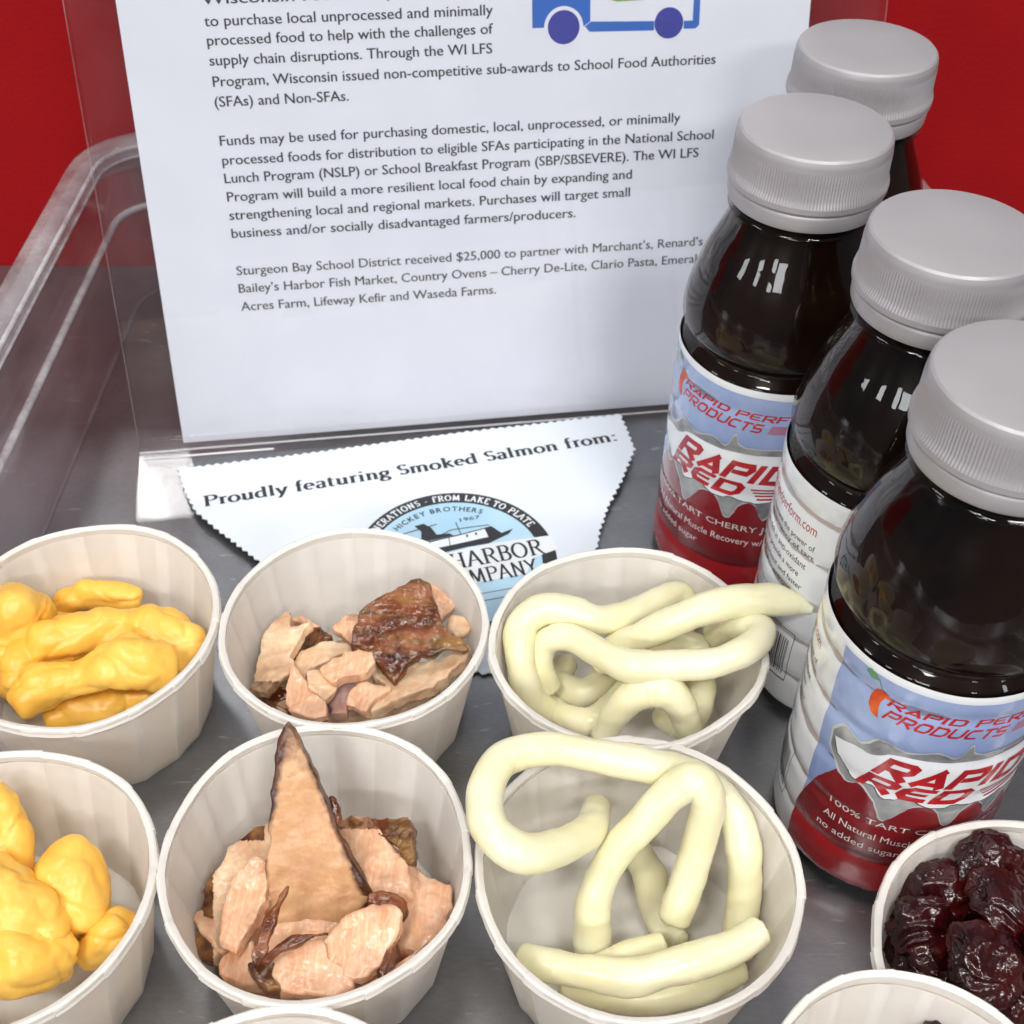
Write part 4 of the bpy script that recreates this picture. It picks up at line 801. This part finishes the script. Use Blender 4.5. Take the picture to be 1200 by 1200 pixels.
curd('C1', [[(22, 828, 19, 4.5), (48, 806, 21, 6.2), (85, 795, 23, 4.8), (118, 785, 25, 5.2), (150, 776, 26, 7.2), (180, 784, 24, 6.2), (192, 800, 20, 4)]], 'yellow curd like a drumstick on top at the front of the upper cup', G1, 21)
curd('C1', [[(18, 812, 15, 5), (34, 772, 19, 6.5), (70, 750, 22, 6.5), (108, 740, 23, 6.5), (145, 738, 22, 6), (182, 738, 22, 7), (214, 752, 19, 6.5), (214, 785, 14, 5.5)]], 'large yellow curd folded across the back of the upper left cup', G1, 22)
curd('C1', [[(-25, 700, 24, 7), (5, 714, 26, 8.5), (32, 722, 24, 7.2), (28, 752, 19, 5)], [(0, 760, 20, 7), (-10, 790, 15, 6)]], 'round yellow curd at the left side of the upper cup, cut by the picture edge', G1, 23)
curd('C1', [[(66, 708, 16, 3.2), (92, 700, 18, 4.4), (120, 697, 19, 4.2), (150, 701, 19, 3.7), (162, 701, 18, 3.2)]], 'small finger shaped yellow curd lying against the back wall', G1, 24)
curd('C1', [[(60, 728, 14, 4), (78, 735, 13, 4)]], 'small yellow curd wedged between the round and the folded curd', G1, 25)
curd('C1', [[(60, 838, 9, 6), (110, 828, 9, 7), (165, 815, 9, 6), (195, 800, 9, 5)]], 'darker yellow curd deep at the front of the upper cup', G1, 26)
curd('C1', [[(0, 800, 7, 5), (-40, 780, 7, 6), (-70, 750, 7, 6)], [(60, 770, 6, 6), (130, 770, 6, 6)]], 'yellow curd at the bottom of the upper left cup under the others', G1, 27)
curd('C4', [[(-10, 935, 33, 4.5), (8, 948, 31, 4.3), (14, 985, 26, 4.6), (20, 1020, 20, 4.2)], [(-15, 960, 26, 6), (-10, 1010, 22, 7)]], 'upright yellow curd by the left edge of the lower cup', G4, 31)
curd('C4', [[(58, 1008, 23, 5.6), (76, 1022, 22, 8.4), (92, 1050, 19, 7.6), (100, 1085, 15, 5)]], 'egg shaped yellow curd leaning on the right of the lower left cup', G4, 32)
curd('C4', [[(-30, 1045, 24, 9), (0, 1055, 25, 9.5), (30, 1070, 23, 9), (60, 1098, 19, 6)]], 'big smooth yellow curd in the middle of the lower left cup', G4, 33)
curd('C4', [[(-30, 1120, 18, 8.5), (10, 1125, 19, 9), (48, 1120, 18, 8), (80, 1118, 16, 6)]], 'yellow curd along the front wall of the lower left cup', G4, 34)
curd('C4', [[(100, 1120, 10, 4.5), (125, 1100, 14, 5), (146, 1078, 17, 4)]], 'small yellow curd low against the right wall of the lower cup', G4, 35)
curd('C4', [[(30, 1040, 6, 6), (60, 1060, 6, 7), (80, 1090, 6, 6)], [(-40, 1060, 6, 7), (0, 1100, 6, 7)]], 'yellow curd on the bottom of the lower left cup beneath the others', G4, 36)

def slab(cup, outl, zc, zx, zy, thick, label, group, seed, m, skin=None, name='salmon_flake', curve=0.0, rough=.22, fibre=(0, .25), voxel=.40, free=False, grow=1.10):
    """piece of fish: outline on a tilted plane, real thickness, torn fibres. zx, zy: height change per 100 px"""
    P = np.array(outl, float); c = P.mean(0); P = c+(P-c)*grow; rnd = random.Random(seed); Q = []
    for i in range(len(P)):
        a, b = P[i], P[(i+1) % len(P)]; m_ = max(1, int(np.hypot(*(b-a))/9))
        for k in range(m_):
            q = a+(b-a)*k/m_; Q.append(q+np.array([rnd.uniform(-1, 1), rnd.uniform(-1, 1)])*(2.4 if k else .7))
    Q = np.array(Q); W = []
    for q in Q:
        z = zc+zx*(q[0]-c[0])/100+zy*(q[1]-c[1])/100; W.append(at(q[0], q[1], z))
    W = np.array(W); ctr = W.mean(0); u, s, vt = np.linalg.svd(W-ctr); nrm = vt[2]; nrm = nrm if nrm@(np.array([0, 0, H])-ctr) > 0 else -nrm
    bm = bmesh.new(); vs = [bm.verts.new(tuple(p)) for p in W]; bm.faces.new(vs)
    r = bmesh.ops.extrude_face_region(bm, geom=bm.faces[:]); 
    for g_ in r['geom']:
        if isinstance(g_, bmesh.types.BMVert): g_.co -= Vector(tuple(nrm*thick)); 
    bmesh.ops.recalc_face_normals(bm, faces=bm.faces[:]); bmesh.ops.triangulate(bm, faces=bm.faces[:]); bm.verts.index_update()
    v = np.array([q.co[:] for q in bm.verts]); f = [[q.index for q in fc.verts] for fc in bm.faces]; bm.free()
    v, nn, f = remeshed(v, f, voxel, 5)
    dep = (ctr-v)@nrm                                   # 0 at the top face, thick at the bottom
    ax1, ax2 = vt[0], vt[1]; L1 = (v-ctr)@ax1; L2 = (v-ctr)@ax2
    v = v-nrm*(curve*(L2**2))[:, None]
    if not free: v = v+nrm*np.array([2.6*noise.noise((p[0]*.075+seed, p[1]*.075, seed*.7)) for p in v])[:, None]
    fa = ax1*math.cos(fibre[0])+ax2*math.sin(fibre[0]); fb = np.cross(nrm, fa)
    d = []
    for p in v:
        a, b = (p-ctr)@fa, (p-ctr)@fb
        d.append((.4 if free else .9)*nz(p, .10, seed, 3)+fibre[1]*(1.0*noise.noise((a*.05, b*.40+.9*noise.noise((a*.12, b*.12, seed)), seed*2.1))+.35*noise.noise((a*.10, b*1.3, seed)))+rough*1.1*nz(p, .42, seed+3, 3)+fibre[1]*.55*(((b+2.4*noise.noise((a*.12, b*.1, seed)))/4.4) % 1.0-.5)*min(1, max(0, 1.3-(ctr-p)@nrm/thick)))
    v = v+nn*np.array(d)[:, None]
    if not free:
        cx, cy = CUPS[cup][:2]
        for p in v:
            if p[2] < 33.5:
                R0 = rin(max(p[2], 0))-.35; dd = p[:2]-(cx, cy); L = np.hypot(*dd)
                if L > R0: p[:2] = (cx, cy)+dd*R0/L
            if p[2] < 2.3: p[2] = 2.3
    org = v.mean(0); o = obj(name, v, f, M_[m], org=org)
    # skin attribute: 1 on the underside, plus an optional rule in the plane (L1 along the piece, L2 across)
    pr = (v-np.array([0, 0, H])); dz = pr@FW; pxx = 600+F*(pr@RT)/dz; pyy = 600-F*(pr@UP)/dz
    sk = np.clip((dep/thick-.72)*3, 0, 1)*.9
    if skin is not None: sk = np.maximum(sk, np.array([skin(x, y) for x, y in zip(pxx, pyy)]))
    at_ = o.data.attributes.new('skin', 'FLOAT', 'POINT'); at_.data.foreach_set('value', sk.astype(float))
    tag(o, label, 'salmon', group); return o
def z5(L): return [(180+a/3., 840+b/3.) for a, b in L]
def z2(L): return [(280+a/6.667, 690+b/6.667) for a, b in L]
def z3(L): return [(380+a/6.667, 680+b/6.667) for a, b in L]
G5 = 'pieces of smoked salmon in the lower cup'; G2 = 'pieces of smoked salmon in the upper cup'
def spike_skin(x, y):
    t = (y-850)/260.; left = 323-12*min(1, max(0, t))*1.6+(0 if y < 1010 else 0)
    e = max(0, 1-(x-(335-28*min(1, max(0, (y-850)/150.))))/13.)
    rt_ = max(0, 1-((350+.40*(y-870))-x)/9.) if y < 1050 else 0
    return min(1, max(.62*max(0, 1-(y-850)/95.), e*.75, rt_*.42))
slab('C5', z5([(465, 30), (440, 75), (428, 140), (414, 240), (408, 340), (402, 460), (395, 560), (398, 640), (400, 720), (440, 800), (540, 770), (640, 740), (720, 690), (768, 620), (730, 560), (690, 500), (655, 440), (640, 400), (612, 300), (575, 220), (545, 150), (515, 90), (490, 50)]),
     34, 0, -15, 4.0, 'tall pointed smoked salmon piece rising above the back rim', G5, 41, 'smoked', spike_skin, 'salmon_piece', fibre=(.1, .04), rough=.08, free=True, grow=1.0)
slab('C5', z5([(472, 588), (440, 625), (405, 680), (372, 760), (330, 850), (358, 888), (392, 850), (405, 780), (436, 690)]), 33, 0, -4, 2.0, 'dark curled skin strip at the lower left edge of the pointed salmon piece', G5, 42, 'skin', None, 'salmon_skin', fibre=(.3, .15), grow=1.0)
slab('C5', z5([(380, 862), (430, 800), (520, 760), (600, 752), (622, 762), (540, 780), (450, 822), (410, 870)]), 33.5, 0, -4, 1.6, 'thin arched skin edge under the foot of the pointed salmon piece', G5, 56, 'skin', None, 'salmon_skin', fibre=(.3, .15), grow=1.0, voxel=.32)
slab('C5', z5([(250, 460), (300, 420), (400, 390), (405, 500), (395, 640), (330, 720), (270, 760), (210, 850), (160, 830), (160, 720), (180, 640), (240, 500)]), 21, 8, -4, 5, 'smoked salmon chunk with grey edge at the left of the lower cup', G5, 43, 'salmon_pale', lambda x, y: .75 if (y < 985 and x < 310) or x < 250 else 0.1, 'salmon_piece', fibre=(1.2, .35))
slab('C5', z5([(290, 560), (360, 500), (395, 520), (390, 650), (340, 740), (300, 830), (240, 800), (250, 700)]), 25, 4, -4, 4, 'torn pink salmon flake left of the pointed piece', G5, 44, 'salmon', None, fibre=(1.2, .4))
slab('C5', z5([(230, 860), (300, 800), (350, 780), (370, 860), (380, 930), (300, 920), (250, 900)]), 22, 0, 0, 5, 'pink salmon flake low at the front left wall', G5, 45, 'salmon', None, fibre=(.5, .3))
slab('C5', z5([(640, 370), (700, 355), (760, 360), (830, 470), (890, 520), (900, 620), (850, 640), (780, 640), (740, 560), (690, 500)]), 25, 6, -6, 6, 'pink salmon chunk at the back right of the lower cup', G5, 46, 'salmon', lambda x, y: .55 if y < 972 else 0, 'salmon_piece', fibre=(.9, .35))
slab('C5', z5([(725, 350), (800, 358), (890, 355), (908, 400), (915, 510), (880, 520), (850, 450), (800, 420)]), 27, 3, -4, 4, 'brown skinned salmon corner at the back right wall', G5, 47, 'skin', lambda x, y: .6 if x > 455 else .2, 'salmon_skin', fibre=(1.3, .4))
slab('C5', z5([(900, 510), (950, 560), (1040, 590), (1045, 660), (1010, 740), (930, 820), (870, 800), (865, 700), (890, 640)]), 24, 2, 0, 6, 'bright pink salmon flake against the right wall', G5, 48, 'salmon', None, fibre=(1.0, .4))
slab('C5', z5([(590, 800), (680, 720), (760, 670), (840, 675), (862, 690), (830, 780), (790, 860), (740, 900), (700, 910), (640, 880), (600, 850)]), 31, 2, -3, 4, 'pale flat salmon flake in front right of the pointed piece', G5, 49, 'salmon', lambda x, y: 0, fibre=(.9, .35))
slab('C5', z5([(750, 640), (800, 620), (870, 650), (880, 690), (850, 790), (810, 910), (790, 900), (790, 850), (830, 780), (858, 690), (760, 668)]), 30, 0, -3, 2.5, 'thin dark skin sliver beside the pale flat flake', G5, 50, 'skin', None, 'salmon_skin', fibre=(1.4, .2))
slab('C5', z5([(440, 860), (520, 800), (590, 800), (610, 850), (680, 890), (690, 940), (640, 965), (460, 950), (430, 910)]), 29, 0, -1, 5, 'orange salmon flake at the front wall of the lower cup', G5, 51, 'salmon', None, fibre=(.1, .4))
slab('C5', z5([(330, 860), (390, 850), (440, 880), (450, 940), (400, 945), (360, 910)]), 29, 0, 0, 3, 'dark brown skin scrap at the front of the lower cup', G5, 52, 'skin', lambda x, y: .5, 'salmon_skin')
slab('C5', z5([(620, 900), (720, 900), (800, 905), (870, 850), (930, 810), (900, 880), (800, 950), (680, 965)]), 24, 0, 0, 6, 'pinkish salmon flake low at the front right wall', G5, 53, 'salmon', None, fibre=(.2, .4))
slab('C5', z5([(614, 290), (628, 282), (655, 350), (650, 380), (630, 380)]), 30, 0, -10, 1.5, 'small dark skin sliver standing behind the pointed piece', G5, 54, 'skin', None, 'salmon_skin', voxel=.3)
slab('C5', z5([(180, 700), (320, 480), (560, 500), (860, 480), (980, 640), (900, 840), (640, 930), (330, 900)]), 18, 0, 0, 12, 'salmon piece at the bottom of the lower cup under the flakes', G5, 55, 'salmon', None, 'salmon_piece')

slab('C2', z2([(90, 750), (130, 640), (180, 430), (190, 370), (290, 270), (390, 210), (420, 250), (400, 320), (545, 300), (450, 430), (390, 510), (420, 540), (400, 640), (300, 700), (220, 790), (130, 770)]), 20, 4, -3, 3.5, 'broad pale salmon flake with jagged edge at the left of the upper cup', G2, 61, 'salmon_pale', lambda x, y: .5 if y > 798 else 0, fibre=(1.2, .3))
slab('C2', z2([(100, 750), (220, 790), (300, 740), (390, 740), (400, 930), (300, 900), (180, 830)]), 15, 0, 0, 4, 'dark skin under the pale flake at the left front', G2, 62, 'skin', None, 'salmon_skin')
slab('C2', z2([(410, 250), (490, 215), (560, 260), (710, 380), (650, 420), (540, 450), (440, 500), (410, 540), (400, 500), (460, 430), (545, 310)]), 15, 2, -3, 5, 'small salmon piece with glossy brown side behind the pale flake', G2, 63, 'salmon', lambda x, y: .75 if y > 735 else .1, 'salmon_piece')
slab('C2', z2([(430, 590), (500, 470), (700, 395), (830, 420), (860, 490), (700, 560), (560, 620), (520, 700)]), 18, 2, -3, 5, 'pinkish grey salmon flake in the middle of the upper cup', G2, 64, 'salmon_pale', None, fibre=(.4, .3))
slab('C2', z2([(410, 600), (480, 670), (560, 770), (660, 860), (680, 980), (580, 985), (400, 930), (365, 870), (375, 740)]), 22, 3, -3, 4, 'pink pointed salmon flake at the front left wall of the upper cup', G2, 65, 'salmon', None, fibre=(1.3, .3))
slab('C2', z2([(540, 650), (620, 600), (700, 640), (760, 730), (720, 800), (660, 850), (600, 800), (550, 760)]), 23, 0, -3, 2.5, 'crumpled pale salmon flake beside the pointed flake', G2, 66, 'salmon_pale', None, fibre=(.8, .5))
slab('C2', z2([(640, 600), (740, 540), (900, 500), (1030, 530), (1040, 580), (990, 650), (860, 680), (750, 715), (680, 690)]), 25, 2, -2, 4, 'orange salmon finger in the middle of the upper cup', G2, 67, 'salmon', None, fibre=(.1, .35))
slab('C2', z2([(670, 860), (740, 760), (860, 745), (900, 770), (850, 860), (840, 960), (700, 970), (720, 920)]), 19, 0, 0, 4, 'grey brown salmon flake low at the front of the upper cup', G2, 68, 'salmon_grey', None, fibre=(1.4, .3))
slab('C2', z2([(840, 900), (900, 790), (1000, 750), (1160, 760), (1180, 800), (1060, 860), (1000, 950), (900, 910)]), 22, 2, -2, 4, 'salmon flake with fine fibres at the front wall', G2, 69, 'salmon', None, fibre=(.4, .4))
slab('C2', z2([(740, 300), (880, 210), (950, 240), (900, 420), (870, 430), (820, 370)]), 17, 0, -4, 4, 'small pink salmon flake left of the brown skin square', G2, 70, 'salmon', lambda x, y: .4 if y < 728 and x > 405 else 0)
slab('C2', z3([(350, 640), (480, 600), (620, 640), (760, 620), (900, 600), (1090, 545), (1060, 640), (830, 830), (600, 920), (360, 1010), (420, 920), (500, 800), (400, 740)]), 22, 3, -2, 5, 'wide pale salmon flake under the brown skin along the right front wall', G2, 71, 'salmon_pale', None, fibre=(.5, .35))
def sq_skin(x, y):
    u, v_ = (x-455)/40, (y-740)/50; s = .1+.5*abs(math.sin((y-0.18*x)*.135))**6
    if x > 505 and y > 745: s = 1.0
    return s
slab('C2', z3([(600, 60), (660, 10), (740, 5), (800, 40), (830, 140), (860, 230), (900, 350), (960, 400), (1050, 460), (1090, 530), (1040, 550), (900, 530), (850, 570), (740, 560), (640, 620), (600, 690), (540, 760), (480, 680), (420, 600), (360, 550), (230, 480), (250, 390), (290, 300), (340, 200), (460, 130), (540, 100)]),
     31, 2, -9, 2.6, 'glossy brown smoked skin square standing on top in the upper cup', G2, 72, 'skin', sq_skin, 'salmon_skin', curve=.006, fibre=(.3, .2))
slab('C2', z3([(800, 50), (870, 20), (910, 80), (990, 20), (1030, 60), (1020, 180), (980, 250), (900, 300), (860, 230), (830, 130)]), 23, 2, -6, 3, 'pale salmon flake behind the brown skin by the back right wall', G2, 73, 'salmon', None, fibre=(1.2, .35))
slab('C2', z3([(960, 390), (1010, 320), (1090, 310), (1140, 360), (1110, 410), (1030, 440)]), 24, 1, -2, 2, 'small pale salmon crumb by the right wall', G2, 74, 'salmon_pale', None)
slab('C2', z2([(200, 700), (500, 420), (900, 420), (1300, 500), (1500, 700), (1300, 850), (900, 950), (400, 950)]), 12, 0, 0, 9, 'salmon piece at the bottom of the upper cup under the flakes', G2, 75, 'salmon_pale', None, 'salmon_piece')

_cherry = {}
def cherry(cup, px, py, z, r, label, seed, free=False, sq=.64):
    bm = bmesh.new(); bmesh.ops.create_icosphere(bm, subdivisions=5, radius=1); v = np.array([q.co[:] for q in bm.verts]); f = [[q.index for q in fc.verts] for fc in bm.faces]; bm.free()
    rnd = random.Random(seed); out = []
    R3 = np.array(Matrix.Rotation(rnd.uniform(0, 6.28), 3, 'Z') @ Matrix.Rotation(rnd.uniform(-.6, .6), 3, 'X') @ Matrix.Rotation(rnd.uniform(-.5, .5), 3, 'Y'))
    for p in v:
        a = noise.noise((p[0]*1.1+seed, p[1]*1.1, p[2]*1.1)); w1_ = 1-abs(noise.noise((p[0]*1.5+seed*2, p[1]*2.0+.9*a, p[2]*1.6)))*2.2; w2_ = 1-abs(noise.noise((p[0]*5.2, p[1]*5.2+seed, p[2]*5.2)))*2
        s = .90+.22*a+.21*max(w1_, -.5)+.045*max(w2_, -.4)+.010*noise.noise((p[0]*11, p[1]*11, p[2]*11+seed))+.006*noise.noise((p[0]*24, p[1]*24, p[2]*24+seed)); dent = .28*math.exp(-((p[0]-.2)**2+(p[1]+.1)**2)/.12)*(p[2] > 0)
        out.append((p[0]*s, p[1]*s*.9, p[2]*(s-dent)*sq))
    v = np.array(out)@R3.T*r*1.0; c = clampin(at(px, py, z), r*.85, cup)
    tag(obj('dried_cherry', v+c, f, M_['cherry'], org=c), label, 'dried cherry', 'dried cherries in the cup by the nearest bottle' if cup == 'C7' else None)
ch7 = [(1092, 1040, 26, 7.6, 'reddish dried cherry near the left wall of the cherry cup, upper one'), (1160, 1012, 30, 8.2, 'dried cherry at the back of the cherry cup, below the bottle label'), (1047, 1062, 20, 6.0, 'small dried cherry touching the left wall of the cup'),
       (1180, 1062, 31, 8.6, 'large dark dried cherry in the middle of the cherry cup'), (1085, 1090, 24, 8.2, 'brownish red dried cherry on the left side of the pile'), (1155, 1128, 31, 8.4, 'wrinkled dried cherry at the front of the pile'),
       (1095, 1122, 20, 6.8, 'dried cherry half hidden at the front left wall of the cup'), (1225, 1010, 27, 8, 'dried cherry at the right back, outside the picture edge'), (1235, 1110, 29, 8.4, 'dried cherry at the right front, cut by the picture edge'),
       (1130, 1075, 18, 8, 'dried cherry deep in the middle of the pile'), (1190, 1165, 24, 7.5, 'dried cherry at the front wall of the cup, lowest in the picture'), (1120, 1040, 14, 8, 'dried cherry deep under the back of the pile'), (1200, 1100, 14, 9, 'dried cherry deep under the front of the pile'), (1260, 1060, 16, 9, 'dried cherry deep at the right of the pile'), (1150, 1150, 16, 8, 'dried cherry under the wrinkled front one'), (1085, 1135, 17, 7.5, 'small dried cherry in the lower left of the pile'), (1125, 1165, 20, 7.5, 'dried cherry at the lower left rim of the cherry cup'), (1062, 1100, 15, 7, 'dried cherry deep against the left wall of the cherry cup')]
for i, q in enumerate(ch7): cherry('C7', *q[:4], q[4], 101+i*3)
cherry('C8', 1110, 1222, 39, 7.0, 'single dried cherry showing at the bottom edge in the nearly empty cup', 201)
